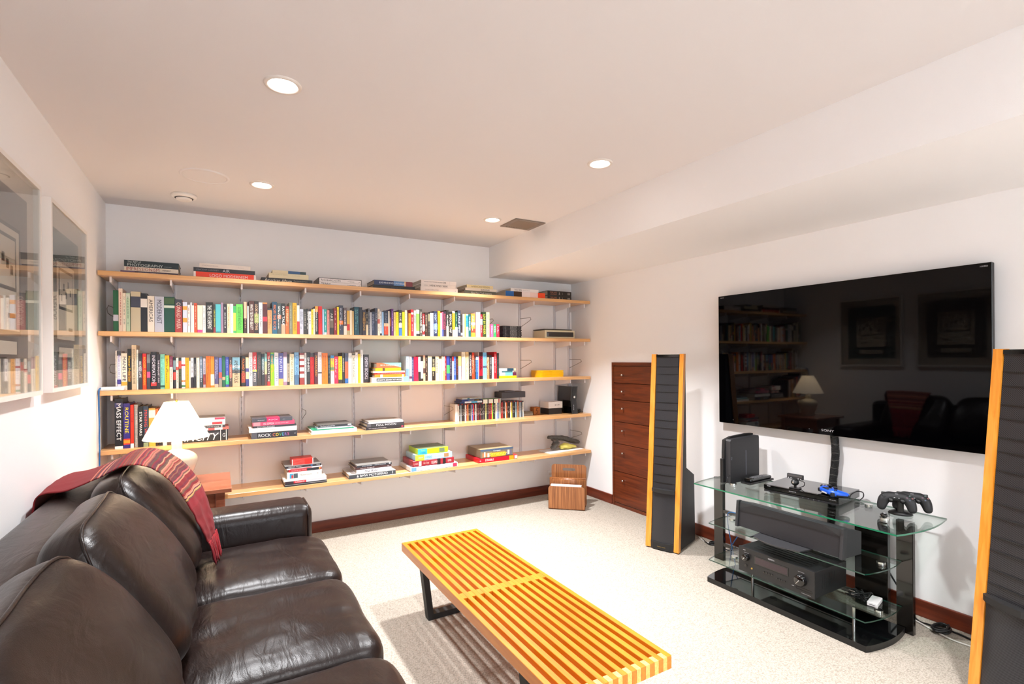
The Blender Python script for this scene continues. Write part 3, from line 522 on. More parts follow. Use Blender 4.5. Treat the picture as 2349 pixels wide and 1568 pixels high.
(3, 1.998, 2.023, 0.209, 'c4d3e4', [(0, 0.5, '7a9cba')], ('~', '5a7088'), None, 'pale blue book, right of the charcoal and left of the white one, third shelf down'),
(3, 2.026, 2.047, 0.204, 'eae2e4', [(0.1, 0.2, '5a2a55')], ('~', 'c05468'), None, 'slim white book, between pale blue and blue, third shelf down'),
(3, 2.049, 2.063, 0.198, '3c4a74', [], ('~', 'e2e6f0'), None, 'thin blue book, right of the white and left of the red one, third shelf down'),
(3, 2.065, 2.101, 0.204, 'd4103e', [], ('~', '8a0c28'), None, 'red book, right of the blue and left of the white one, third shelf down'),
(3, 2.104, 2.123, 0.203, 'efece8', [(0, 0.38, '221e1e')], None, None, 'slim white book, right of the red and left of the black one, third shelf down'),
(3, 2.125, 2.145, 0.206, '26211e', [(0.1, 0.8, 'dfe2ec')], None, None, 'slim black book, between white and light tan, third shelf down'),
(3, 2.147, 2.165, 0.214, 'd9a98a', [(0.3, 0.5, '4a342c')], ('~', '6a4a3a'), None, 'slim light tan book, between black and black, third shelf down'),
(3, 2.166, 2.187, 0.214, '2a1c16', [], ('~', 'c8a88a'), None, 'slim black book, between light tan and beige, third shelf down'),
(3, 2.188, 2.224, 0.206, 'eed9ae', [], None, None, 'beige book, right of the black and left of the black one, third shelf down'),
(3, 2.226, 2.254, 0.203, '1e1a14', [(0.4, 0.55, 'b8a83a')], ('~', 'd8c8a0'), None, 'black book, right of the beige and left of the beige one, third shelf down'),
(3, 2.256, 2.288, 0.205, 'ecd3a6', [], ('Citizens', '2a2620'), None, 'beige book lettered Citizens beside the black one, third shelf down'),
(3, 2.29, 2.311, 0.205, 'ecd0a2', [(0.9, 1, '5a4630')], None, None, 'slim beige book, right of the beige and left of the beige one, third shelf down'),
(3, 2.313, 2.325, 0.205, 'e8cfa6', [], None, None, 'thin beige book, between beige and pale grey, third shelf down'),
(3, 2.327, 2.342, 0.205, 'c8ccd4', [(0, 0.4, 'e8a868')], None, None, 'thin pale grey book, between beige and red, third shelf down'),
(3, 2.344, 2.356, 0.208, 'a01c28', [], ('~', 'e8b0b0'), None, 'thin red book, between pale grey and blue, third shelf down'),
(3, 2.358, 2.387, 0.208, '2f3c86', [(0.28, 0.62, '3fae5a')], None, None, 'blue book, right of the red and left of the black one, third shelf down'),
(3, 2.389, 2.408, 0.207, '1c1c30', [], ('~', 'b8b8d0'), None, 'slim black book, right of the blue and left of the white one, third shelf down'),
(3, 2.41, 2.425, 0.202, 'e4e2e6', [(0.8, 1, 'c02a30')], None, None, 'thin white book, right of the black and left of the blue one, third shelf down'),
(3, 2.427, 2.446, 0.204, '2b4ea0', [], ('~', 'd8e0f4'), None, 'slim blue book, right of the white and left of the black one, third shelf down'),
(3, 2.447, 2.467, 0.204, '26201f', [], ('~', 'b03a28'), None, 'slim black book, right of the blue and left of the gold one, third shelf down'),
(3, 2.468, 2.496, 0.207, 'e9c864', [(0, 0.58, '8892c8')], None, None, 'gold book, right of the black and left of the cream one, third shelf down'),
(3, 2.501, 2.535, 0.243, 'e8dfc8', [], ('~', '5a5244'), None, 'cream book, right of the gold and left of the beige one, third shelf down'),
(3, 2.538, 2.569, 0.243, 'e3c692', [], ('~', '8a6a34'), None, 'beige book, right of the cream and left of the black one, third shelf down'),
(3, 2.571, 2.6, 0.24, '231f20', [], ('RELATION MONKEY', 'e8e4e0'), None, 'black book, right of the beige and left of the red one, third shelf down'),
(3, 2.601, 2.624, 0.237, 'd43a1e', [], ('~', 'f0c8a8'), None, 'slim red book, right of the black and left of the charcoal one, third shelf down'),
(3, 2.625, 2.638, 0.204, '3a322c', [], ('~', 'b8a890'), None, 'thin charcoal book, right of the red and left of the blue one, third shelf down'),
(3, 2.64, 2.662, 0.203, '285a9c', [(0.85, 0.97, 'e8ecf2')], ('~', 'c8d8ee'), None, 'slim blue book, right of the charcoal and left of the white one, third shelf down'),
(3, 2.665, 2.669, 0.24, 'efe2e2', [], None, None, 'thin white book, right of the blue and left of the red one, third shelf down'),
(3, 2.67, 2.707, 0.241, '8e1226', [(0, 0.12, '2a1a1c'), (0.86, 1, '3a1418')], ('MAGICAL', '2a0c10'), None, 'red book, right of the white and left of the light blue one, third shelf down'),
(3, 2.708, 2.747, 0.238, '74b8e4', [(0.42, 0.5, '4a5058')], ('~', '3a78b0'), None, 'light blue book, right of the red and left of the brown one, third shelf down'),
(3, 2.749, 2.773, 0.217, 'a9744c', [(0.9, 1, '3a2a20')], ('~', 'e8d0b8'), None, 'brown book, right of the light blue and left of the charcoal one, third shelf down'),
(3, 2.775, 2.798, 0.214, '2e2a2c', [], ('~', 'b8b0b0'), None, 'slim charcoal book, right of the brown and left of the white one, third shelf down'),
(3, 2.8, 2.82, 0.197, 'efe6e6', [], None, None, 'slim white book, right of the charcoal and left of the red one, third shelf down'),
(3, 2.824, 2.85, 0.243, 'c81a26', [], ('~', 'f0c8c8'), None, 'red book, right of the white and left of the black one, third shelf down'),
(3, 2.852, 2.874, 0.234, '2c2a2a', [], ('~', '777777'), None, 'slim black book, last of the row on the third shelf down'),
(4, 0.084, 0.126, 0.315, '16161c', [(0.83, 0.92, '3c3c6c'), (0, 0.05, 'f0f0f0')], ('MASS EFFECT', 'f0f0f2'), None, 'tall black book with a blue band, leftmost on the fourth shelf down'),
(4, 0.128, 0.162, 0.285, '32287c', [(0.08, 0.21, 'd8352c'), (0.11, 0.18, 'e8902c')], ('ROUTINE', 'ecd81c'), None, 'tall blue book, right of the black and left of the red one, fourth shelf down'),
(4, 0.164, 0.181, 0.274, 'd8321f', [(0, 0.1, 'f4f0ea')], ('CODE', '4a0c08'), None, 'thin red book, between blue and pale grey, fourth shelf down'),
(4, 0.183, 0.203, 0.273, 'b8b8b8', [], None, 'spiral', 'tall pale grey book, between red and black, fourth shelf down'),
(4, 0.205, 0.23, 0.261, '1a1a1d', [], ('STAR WARS', 'f2f2f2'), None, 'tall black book, between pale grey and deep blue, fourth shelf down'),
(4, 0.231, 0.258, 0.262, '2a3a4c', [(0, 0.1, '8a9a78')], ('MINING WILD', 'c84040'), None, 'tall deep blue book, between black and orange, fourth shelf down'),
(4, 0.26, 0.296, 0.246, 'c89444', [(0.75, 0.95, 'cfc8c2'), (0.0, 0.1, 'd8a848')], None, None, 'tall orange book, between deep blue and orange, fourth shelf down'),
(4, 0.297, 0.311, 0.242, 'c85a2a', [(0.0, 0.3, '3c3028')], None, None, 'thin orange book, right of the orange and left of the black one, fourth shelf down'),
(4, 0.312, 0.333, 0.237, '2c2a2c', [], None, None, 'slim black book, right of the orange and left of the white one, fourth shelf down'),
(4, 0.334, 0.357, 0.234, 'd8d4d0', [], None, None, 'slim white book, right of the black and left of the charcoal one, fourth shelf down'),
(4, 0.358, 0.383, 0.232, '4a3a34', [], None, None, 'charcoal book, last of the row on the fourth shelf down'),
]
# ================================================================ room
SX, SZ_ = 2.9001, 2.1508            # soffit edge and underside
b = MB(); b.box((-0.12, REAR - 0.12, -0.12), (W + 0.12, D + 0.12, 0.0)); struct(b.build('floor', CARPET))
b = MB(); b.box((-0.12, REAR - 0.12, H), (W + 0.12, D + 0.12, H + 0.12)); struct(b.build('ceiling', CEIL))
b = MB(); b.box((SX, REAR, SZ_), (W, D, H)); struct(b.build('trim_1', WALL))
b = MB(); b.box((-0.12, REAR - 0.12, 0), (0.005, D + 0.12, H)); struct(b.build('wall_left', WALL))
b = MB(); b.box((W, REAR - 0.12, 0), (W + 0.12, D + 0.12, H)); struct(b.build('wall_right', WALL))
b = MB(); b.box((0.005, D, 0), (W, D + 0.12, H)); struct(b.build('wall_back', WALLB))
b = MB()
b.box((0.005, REAR - 0.12, 0), (W, REAR, WIN_Z0)); b.box((0.005, REAR - 0.12, WIN_Z1), (W, REAR, H))
b.box((0.005, REAR - 0.12, WIN_Z0), (WIN_X0, REAR, WIN_Z1)); b.box((WIN_X1, REAR - 0.12, WIN_Z0), (W, REAR, WIN_Z1))
struct(b.build('wall_rear', WALL))
wn = MB()
for x0, x1, z0, z1 in ((WIN_X0, WIN_X0 + .05, WIN_Z0, WIN_Z1), (WIN_X1 - .05, WIN_X1, WIN_Z0, WIN_Z1), (WIN_X0, WIN_X1, WIN_Z0, WIN_Z0 + .05), (WIN_X0, WIN_X1, WIN_Z1 - .05, WIN_Z1), (1.87, 1.93, WIN_Z0, WIN_Z1)):
    wn.box((x0, REAR - 0.09, z0), (x1, REAR - 0.03, z1))
wo = struct(wn.build('window_1', WPAINT))
b = MB(); b.box((WIN_X0, REAR - 0.07, WIN_Z0), (WIN_X1, REAR - 0.065, WIN_Z1)); b.build('window_pane', GLASS, wo)
b = MB(); b.box((0.005, D - 0.016, 0), (W, D, 0.088), bev=0.003); struct(b.build('baseboard_back', MAHOGX))
b = MB(); b.box((W - 0.016, 3.68, 0), (W, D - 0.016, 0.088), bev=0.003); struct(b.build('baseboard_right', MAHOG))
b = MB(); b.box((W - 0.016, REAR, 0), (W, 3.10, 0.088), bev=0.003); struct(b.build('baseboard_right', MAHOG))
b = MB(); b.box((0.005, REAR, 0), (0.021, D - 0.016, 0.088), bev=0.003); struct(b.build('baseboard_left', MAHOG))

# ---------------------------------------------------------------- ceiling fittings
LIT = mat('lit_diffuser', 'ffffff', 0.5, emit='fffaf2', estr=9.0)
TRIMP = mat('downlight_trim', 'e2dad2', 0.5)
spots = [(0.875, 2.133, 'round recessed ceiling downlight, nearest and largest, above the sofa'),
         (0.888, 3.410, 'round recessed ceiling downlight beside the flush speaker, left near the bookshelf wall'),
         (2.463, 2.157, 'round recessed ceiling downlight near the soffit, highest on the right side'),
         (2.472, 3.430, 'small round recessed ceiling downlight beside the metal air vent'),
         (0.875, 0.2, 'round recessed ceiling downlight over the sofa, behind the photographer'), (2.463, 0.2, 'round recessed ceiling downlight over the open carpet, behind the photographer'),
         (0.875, -1.2, 'round recessed ceiling downlight in the rear of the room by the left wall'), (2.463, -1.2, 'round recessed ceiling downlight in the rear of the room by the soffit')]
for (x, y, lab) in spots:
    t = thing('ceiling_downlight', lab, 'ceiling light', (x, y, H), group='recessed downlights in the ceiling')
    b = MB(); b.lathe([(0.049, 0.0), (0.049, -0.003), (0.056, -0.008), (0.066, -0.006), (0.068, 0.0)], n=48); b.build('trim_ring', TRIMP, t)
    b = MB(); b.lathe([(0.0001, -0.0025), (0.03, -0.004), (0.0485, -0.0025)], n=48); b.build('diffuser', LIT, t)
    l = bpy.data.lights.new('downlight_beam', 'AREA'); l.shape = 'DISK'; l.size = 0.13; l.energy = (5.5 if y < 3 else 8.0) if x < 1 else (13.5 if y < 3 else 18.5); l.color = (0.975, 0.98, 1.0); l.spread = R(107)
    lo = bpy.data.objects.new('downlight_beam', l); lo.location = (x, y, H - 0.012); COL.objects.link(lo)
t = thing('ceiling_speaker', 'large flush round white speaker grille in the ceiling beside a downlight', 'speaker', (0.593, 3.408, H))
b = MB(); b.lathe([(0.108, 0.0), (0.110, -0.006), (0.122, -0.006), (0.126, 0.0)], n=64); b.build('rim', CEIL, t)
b = MB(); b.lathe([(0.0001, -0.007), (0.06, -0.0065), (0.108, -0.004)], n=64); b.build('grille', mat('white_speaker_cloth', 'e0dddd', 0.8, bump=0.4, bscale=900), t)
t = thing('smoke_detector', 'round white smoke detector on the ceiling near the left wall corner', 'smoke detector', (0.47, 3.86, H))
b = MB(); b.lathe([(0.0001, 0), (0.07, 0), (0.07, -0.012), (0.064, -0.020), (0.052, -0.022)], n=40); b.build('base', WPAINT, t)
b = MB(); b.lathe([(0.0001, -0.036), (0.034, -0.036), (0.043, -0.031), (0.044, -0.0215)], n=40); b.build('cover', WPAINT, t)
b = MB(); b.lathe([(0.0505, -0.0222), (0.0505, -0.0232), (0.044, -0.0232)], n=40); b.build('vent_slot', mat('dark_slot', '2a2624', 0.8), t)
t = thing('air_vent', 'square metal air vent with slanted slats in the ceiling', 'vent', (2.745, 3.435, H))
vm = mat('brushed_vent_metal', '8d8178', 0.45, metal=0.5); vb = mat('vent_dark', '1a1513', 0.9)
b = MB()
for a in (((-.135, -.125, -.008), (-.1, .125, 0)), ((.1, -.125, -.008), (.135, .125, 0)), ((-.1, -.125, -.008), (.1, -.095, 0)), ((-.1, .095, -.008), (.1, .125, 0))): b.box(*a, bev=0.002)
b.build('frame', vm, t)
b = MB(); b.box((-.1, -.095, -.0015), (.1, .095, 0)); b.build('backing', vb, t)
for k in range(9):
    b = MB(); M = Matrix.Translation((-.088 + k * .022, 0, -.006)) @ Matrix.Rotation(R(40), 4, 'Y'); b.box((-.0075, -.094, -.0006), (.0075, .094, .0006), M=M); b.build('slat', vm, t)

# ---------------------------------------------------------------- wall shelving
SHF = 3.985
SZ = {1: 1.943, 2: 1.568, 3: 1.196, 4: 0.827, 5: 0.463}
SN = {1: 'top', 2: 'second', 3: 'third', 4: 'fourth', 5: 'bottom'}
for k, z in SZ.items():
    b = MB(); b.box((0.012, SHF, z - 0.028), (W - 0.012, D - 0.022, z), bev=0.0015, seg=1)
    lab = {1: 'long beech wall shelf, topmost, carrying stacks of large books', 2: 'long beech wall shelf, second from top, filled with upright books', 3: 'long beech wall shelf, third from top, with books and the white router',
           4: 'long beech wall shelf, fourth from top, with game cases and the black console', 5: 'long beech wall shelf, lowest, with board games and books'}[k]
    tag(b.build('wall_shelf', BEECH), lab, 'shelf', 'beech wall shelves')
STD = [0.068, 0.385, 0.799, 1.218, 1.621, 2.018, 2.420, 2.824, 3.231, 3.649, 3.828]
SLOT = mat('standard_slot', 'cfcfd2', 0.6)
ordn = ['leftmost', 'second', 'third', 'fourth', 'fifth', 'sixth', 'seventh', 'eighth', 'ninth', 'tenth', 'rightmost']
for i, x in enumerate(STD):
    zb = 0.352; zt = 2.055 if i > 8 else 1.99
    o_lab = ('white slotted metal shelf upright on the wall, %s of eleven' % ordn[i]) if i in (0, 10) else ('white slotted metal shelf upright on the wall, %s from the left' % ordn[i])
    t = thing('shelf_upright', o_lab, 'shelf upright', (x, D, zb), group='slotted shelf uprights')
    b = MB()
    b.box((-0.0125, -0.016, 0), (-0.0095, 0, zt - zb)); b.box((0.0095, -0.016, 0), (0.0125, 0, zt - zb)); b.box((-0.0095, -0.006, 0), (0.0095, 0, zt - zb))
    b.box((-0.0125, -0.017, 0), (-0.004, -0.0155, zt - zb)); b.box((0.004, -0.017, 0), (0.0125, -0.0155, zt - zb))
    z = 0.03
    while z < zt - zb - 0.02:
        b.box((-0.0036, -0.0066, z), (0.0036, -0.0058, z + 0.02), 1); z += 0.045
    b.build('channel', [WMETAL, SLOT], t)
    for k, zz in SZ.items():
        zr = zz - 0.0285 - zb
        b = MB(); b.prism([(-0.017, zr), (-0.017, zr - 0.062), (-0.030, zr - 0.062), (-0.272, zr - 0.036), (-0.272, zr)], -0.002, 0.002, axis='X')
        b.box((-0.0055, -0.2735, zr - 0.036), (0.0055, -0.272, zr))
        b.build('bracket', WMETAL, t)
# wire bookends clipped into the uprights: (upright, shelf, height above shelf, reach, mirrored, label)
WB = [(8, 2, .20, 'wire bookend clipped to upright right of the stacked black cases, second shelf'), (7, 2, .175, 'wire bookend peeping out past the cream end book, second shelf'),
      (8, 3, .165, 'wire bookend on the third shelf, left of the yellow magazine stack'), (10, 3, .165, 'wire bookend in the right corner above the yellow magazines, third shelf'),
      (5, 3, .165, 'wire bookend behind the teal and orange book pile, third shelf'), (3, 4, .17, 'wire bookend above the bare shelf right of the pink book pile, fourth shelf'),
      (6, 4, .13, 'wire bookend at the left end of the game case row, fourth shelf'), (10, 5, .165, 'wire bookend in the right corner above the grey cap, bottom shelf')]
for (u, k, hz, lab) in WB:
    t0 = Vector((STD[u], D - 0.018, SZ[k] + hz))
    b = MB(); pts = [(0, 0, 0), (0.004, -0.16, 0.0), (0.004, -0.186, -0.004), (0.004, -0.19, -0.014), (0.003, -0.18, -0.026), (0, 0, -0.085)]
    b.tube(spline(pts, 5), 0.0022, 6)
    o = b.build('wire_bookend', mat('steel_wire', '8a857e', 0.3, metal=0.9), loc=t0); tag(o, lab, 'bookend', 'wire bookends'); 
for (x, z, lab) in ((0.075, 1.74, 'small wire hook on the wall at left end of the second shelf'), (0.085, 1.36, 'small wire hook on the wall at left end of the third shelf')):
    b = MB(); b.tube([(0, 0, 0), (-.004, -.16, .0), (-.01, -.175, -.02), (-.006, -.17, -.05), (0, -.09, -.06), (0, 0, -.06)], 0.002, 6); tag(b.build('wire_bookend', MATS['steel_wire'], loc=(x - 0.028, D - .02, z)), lab, 'bookend', 'wire bookends')

# ---------------------------------------------------------------- standing books
def marks(b, x0, x1, y, z0, z1, col, rng):
    """rows of tiny illegible print running along a narrow spine"""
    w = x1 - x0; n = 1 if w < 0.022 else 2; hw = min(0.0026, w * 0.16)
    for r_ in range(n):
        xc = x0 + w * (0.5 if n == 1 else 0.34 + 0.32 * r_); z = z1 - 0.010; end = z0 + (0.03 if r_ == 0 else (z1 - z0) * 0.4)
        while z > end:
            for _ in range(rng.randint(3, 8)):
                l = rng.uniform(0.0011, 0.0026); q = hw * rng.uniform(0.6, 1.0)
                b.add([(xc - hw, y, z - l), (xc - hw + 2 * q, y, z - l), (xc - hw + 2 * q, y, z), (xc - hw, y, z)], [(0, 1, 2, 3)], 0, col)
                z -= l + 0.0009
                if z < end: break
            z -= rng.uniform(0.003, 0.006)
            if rng.random() < 0.15: z -= 0.018
def book_spine(b, w, h, d, col, bands, txt, rng, pages=True):
    """upright book, spine at local y=0 facing -Y, hard covers with the page block showing at the back and top"""
    t = min(0.0028, w * 0.14)
    yb = d
    c = col
    b.box((0, 0.0, 0), (t, yb, h), 0, c); b.box((w - t, 0.0, 0), (w, yb, h), 0, c); 
    b.box((t, 0.0, 0), (w - t, 0.003, h), 0, c)
    e = 0.0004
    for f0, f1, bc in bands:
        b.add([(0, -e, h * f0), (w, -e, h * f0), (w, -e, h * f1), (0, -e, h * f1)], [(0, 1, 2, 3)], 0, bc); e += 0.0002
    if txt:
        if txt[0] == '~': marks(b, 0, w, -e - .0003, h * .05, h * .95, txt[1], rng)
        else:
            hi = 0.92; lo = 0.14
            tl = h * (hi - lo) * min(1.0, 0.35 + 0.055 * len(txt[0]))
            b.text(txt[0], (w / 2, -e - .0003, h * hi - tl / 2 - .004), (0, 0, -1), (1, 0, 0), w=tl, h=min(w * 0.55, 0.026), col=txt[1], bold=0.012)
BK = {2: (4.05, 'upright books on the second shelf'), 3: (4.08, 'upright books on the third shelf'), 4: (4.03, 'upright books on the fourth shelf')}
for n_, (s, A, B_, h, c, bands, txt, kind, lab) in enumerate(BOOKS):
    rng = random.Random(n_ * 13 + 5)
    ys, grp = BK[s]
    w = B_ - A - 0.0006; d = min(rng.uniform(0.15, 0.19) if s < 4 else 0.22, 0.20 if s == 3 else 0.22)
    if kind == 'spiral':
        b = MB(); b.box((0, 0.006, 0), (w, d, h), 0, c)
        z = 0.004
        b2 = MB()
        while z < h - 0.004:
            b2.tube([(w / 2 + 0.008 * math.cos(a), 0.004 - 0.006 * math.sin(a), z) for a in [0, .8, 1.6, 2.4, 3.14]], 0.0011, 5); z += 0.006
        o = b.build('book', PRINT, loc=(A, ys, SZ[s] + .0003)); tag(o, lab, 'book', grp); b2.build('spiral_binding', CHROME, o)
        continue
    b = MB(); book_spine(b, w, h, d, c, bands, txt, rng)
    o = b.build('book', PRINT, loc=(A, ys, SZ[s] + .0003)); tag(o, lab, 'book', grp)
    t_ = min(0.0028, w * 0.14)
    if s == 4 or h > .255 or w > .03:
        p = MB(); p.box((t_ + .0001, 0.0031, 0.003), (w - t_ - .0001, d - 0.004, h - 0.005)); p.build('page_block', PAGES, o)
    else:
        p = MB(); p.box((t_ + .0001, 0.0031, 0.003), (w - t_ - .0001, d - 0.004, h - 0.004)); p.build('page_block', PAGES, o)
# ---------------------------------------------------------------- lying books, boxes and cases
def lying(x0, x1, yf, z0, z1, col, dep, bands=(), texts=(), top=None, kind='book', label='', group=None, name='book', cat='book', side=None, rot=0.0):
    """an object lying flat, its long spine or side facing the room"""
    dep = min(dep, D - 0.019 - yf); w = x1 - x0; h = z1 - z0 - 0.0006; t = min(0.003, h * 0.16); b = MB(); o_ = None
    if kind == 'book':
        b.box((0, 0, 0), (w, dep, t), 0, col); b.box((0, 0, t), (w, 0.003, h - t), 0, col); b.box((0, 0, h - t), (w, dep, h), 0, top if top else col)
    elif kind == 'paper':      # soft paper-covered: magazine or thin volume
        b.box((0, 0, 0), (w, dep, h), 0, col)
    else:                       # lidded box
        b.box((0.0015, 0.0015, 0), (w - 0.0015, dep - 0.0015, h * .3), 0, side or col)
        b.box((0, 0, h * 0.06), (w, dep, h), 0, col, bev=0.0015, seg=1)
        if top: b.add([(.002, .002, h + .0003), (w - .002, .002, h + .0003), (w - .002, dep - .002, h + .0003), (.002, dep - .002, h + .0003)], [(0, 1, 2, 3)], 0, top)
    e = 0.0005
    for bd in bands:
        f0, f1, bc = bd[:3]; g0, g1 = bd[3:5] if len(bd) > 3 else (0.0, 1.0)
        b.add([(w * f0, -e, h * g0), (w * f1, -e, h * g0), (w * f1, -e, h * g1), (w * f0, -e, h * g1)], [(0, 1, 2, 3)], 0, bc); e += 0.0002
        if top is None and kind == 'book' and f1 - f0 > .15 and len(bd) == 3:
            b.add([(w * f0, 0, h + .0003), (w * f1, 0, h + .0003), (w * f1, dep, h + .0003), (w * f0, dep, h + .0003)], [(0, 1, 2, 3)], 0, bc)
    for tx in texts:
        s_, f0, f1, tc, hf = tx[:5]; g = tx[5] if len(tx) > 5 else 0.5
        b.text(s_, (w * (f0 + f1) / 2, -e - .0003, h * g), (1, 0, 0), (0, 0, 1), w=w * (f1 - f0), h=h * hf, col=tc, bold=tx[6] if len(tx) > 6 else 0.0, shear=tx[7] if len(tx) > 7 else 0.0)
    o = b.build(name, PRINT, loc=(x0, yf, z0 + .0003), rot=rot)
    tag(o, label, cat, group)
    if kind == 'book' and h > 0.006:
        p = MB(); p.box((0.003, 0.0031, t + .0001), (w - 0.003, dep - 0.003, h - t - .0001)); p.build('page_block', PAGES, o)
    return o
G1 = 'books lying in stacks on the top shelf'; G3 = 'books lying in stacks on the third shelf'; G4 = 'books lying in stacks on the fourth shelf'; G5 = 'books lying in stacks on the bottom shelf'
Z1, Z2, Z3, Z4, Z5 = SZ[1], SZ[2], SZ[3], SZ[4], SZ[5]
yb = 4.06
# top shelf
lying(.115, .423, yb, Z1, 1.963, '3d2f42', .215, bands=[(0, .24, '6a5470')], texts=[('THE ANIMAL SYMBOLIC KINGDOM', .3, .82, 'b0a6b0', .45)], label='slim mauve and dark book, bottom of the leftmost stack on the top shelf', group=G1)
lying(.134, .425, yb, 1.963, 1.990, 'e2d8c6', .21, texts=[('IMPRESSIONISM', .04, .64, 'a03a30', .75, .5, .012), ('HERBERT', .7, .86, '4a3a34', .3)], label='cream book lettered IMPRESSIONISM in red on the top shelf', group=G1)
lying(.134, .428, yb, 1.990, 2.031, '14262c', .22, texts=[('PHOTOGRAPHY', .06, .7, 'c4ccc8', .42, .3), ('The ART of', .06, .3, 'c4ccc8', .28, .76), ('volume one', .72, .86, '8a9694', .14, .28)], label='dark blue-green book lettered The ART of PHOTOGRAPHY on the top shelf', group=G1)
lying(.511, .890, yb, Z1, 1.988, 'f0401a', .22, bands=[(0, .035, 'f0e6e0'), (.965, 1, 'f0e6e0')], texts=[('LOGO MODERNISM', .25, .86, 'fae8e2', .45, .5, .03)], label='thick orange book lettered LOGO MODERNISM on the top shelf', group=G1)
lying(.511, .884, yb, 1.988, 2.016, '23242a', .225, texts=[('VINCENT LAFORET', .04, .4, '8a8c94', .34), ('AIR', .46, .58, 'c8ccd4', .7)], label='black book lettered AIR, between orange and white books on the top shelf', group=G1)
lying(.546, .856, yb, 2.016, 2.046, 'e6dcd2', .20, texts=[('PHENOMENA', .06, .36, 'b9ada6', .3), ('photographs', .7, .92, 'a89c96', .16)], label='white book on top of the black and orange books, top shelf', group=G1)
lying(.926, 1.270, yb, Z1, 1.977, '201c16', .23, texts=[('American Album', .05, .58, 'ece4d0', .68, .5, .01, .25), ('One Hundred Years', .62, .9, 'b8ae9a', .22, .6)], label='black book lettered American Album on the top shelf', group=G1)
lying(.973, 1.243, yb, 1.977, 2.014, 'ddd2ae', .22, texts=[('THE COMPLETE ESSAYS', .06, .46, 'b3a780', .2, .72), ('a collection', .55, .8, 'b3a780', .15, .68)], label='pale yellow book, middle of the American Album stack on the top shelf', group=G1)
lying(.997, 1.225, yb, 2.014, 2.035, 'd9cdaa', .18, bands=[(.46, .82, '2f5580'), (.82, 1, '1f3c40')], label='slim cream and blue book topping the pale yellow one, top shelf', group=G1)
o = lying(1.312, 1.635, yb, Z1, 2.004, '26221f', .245, kind='box', bands=[(.02, .985, 'ece6e4', .50, .93), (.02, .985, 'ece6e4', .05, .48)], texts=[('RICHARDSON', .06, .5, '1a1a1a', .24, .72, .01), ('TERRY', .06, .28, '1a1a1a', .24, .27, .01), ('1 FASHION', .66, .82, '333333', .12, .68), ('2 PORTRAITS', .66, .86, '333333', .12, .24), ('\u221a', .92, .96, '333333', .14, .68), ('\u221a', .92, .96, '333333', .14, .22)],
      label='black slipcase with two white spines reading RICHARDSON and TERRY, top shelf', group=G1)
lying(1.724, 2.072, yb, Z1, 1.978, '161618', .235, texts=[('TED KURT', .42, .7, '4a4a4e', .4)], label='black book under the blue EXPANDING book, top shelf', group=G1)
lying(1.734, 2.051, yb, 1.978, 2.016, '26355e', .24, bands=[(.5, .78, '5a86b8'), (.78, .82, 'e0b880'), (.82, 1, '7a3238')], texts=[('EXPANDING UNIVERSE', .13, .8, 'dfe6f2', .36)], label='blue book lettered EXPANDING UNIVERSE, upper of its pair on the top shelf', group=G1)
lying(2.121, 2.459, yb, Z1, 1.987, 'ece3dc', .23, texts=[('FROM THE LAND', .12, .48, 'a59c94', .2), ('\u221a', .92, .95, '555555', .2)], label='white book at the bottom of the white three-book stack, top shelf', group=G1)
lying(2.126, 2.443, yb, 1.987, 2.015, 'e6ddd6', .235, texts=[('HIDE AND SEEK', .24, .76, '2e2a28', .5, .5, .01), ('HIDDEN', .08, .18, '555555', .2)], label='white book lettered HIDE AND SEEK on the top shelf', group=G1)
lying(2.127, 2.446, yb, 2.015, 2.046, 'e9e0da', .235, bands=[(.8, .803, 'b8b0aa')], texts=[('SMALLER HOUSES THE EVENING IN DESIGN', .08, .6, '3a3634', .2), ('304', .62, .7, '2a2624', .42, .5, .02)], label='white book topping the HIDE AND SEEK stack, top shelf', group=G1)
lying(2.520, 2.836, yb, Z1, 1.981, '5f5f52', .23, texts=[('New New York Interiors', .22, .86, 'd8d8cc', .5)], label='olive grey book lettered New New York Interiors, top shelf', group=G1)
lying(2.532, 2.843, yb, 1.981, 2.004, 'e2d8c8', .23, bands=[(.49, .495, '444444')], texts=[('DESIGN', .5, .76, '33302c', .62)], label='white book lettered only DESIGN, between cream and olive grey books', group=G1)
lying(2.547, 2.807, yb, 2.004, 2.032, 'e3d3a4', .225, texts=[('AMERICAN DESIGN', .16, .86, '8a7a48', .55)], label='pale yellow book lettered AMERICAN DESIGN on the top shelf', group=G1)
lying(2.931, 3.364, 4.05, Z1, 1.999, 'e9ded6', .235, bands=[(0, .2, '1463ac'), (.2, .40, '402408'), (.40, .61, 'ece0dc'), (.61, .81, 'efd4cc'), (.81, 1, 'f04a12')], top='c8c0b8', label='thick book with blue, brown, white, pink and orange spine, top shelf', group=G1)
lying(2.986, 3.290, 4.05, 1.999, 2.027, 'ece6e2', .22, texts=[('TASCHEN', .12, .38, '222222', .55, .5, .02), ('the story of design', .42, .68, '888888', .24)], label='white book on the blue, brown and orange spined one, top shelf', group=G1)
for z0, z1, nn, q in ((Z1, 1.990, '1', 'lower'), (1.990, 2.037, '2', 'upper')):
    lying(3.428, 3.713, 4.10, z0, z1, '25221f', .17, texts=[('FEAR AND', .11, .38, 'b8785c', .3, .66), ('LOATHING', .11, .38, 'b8785c', .26, .28), ('&', .46, .52, 'b0a8a0', .6), (nn, .6, .63, '9a928a', .4), ('III', .83, .94, 'c8c0b4', .45)], kind='book', label='%s of the two matching dark volumes at the right end of the top shelf' % q, group=G1)
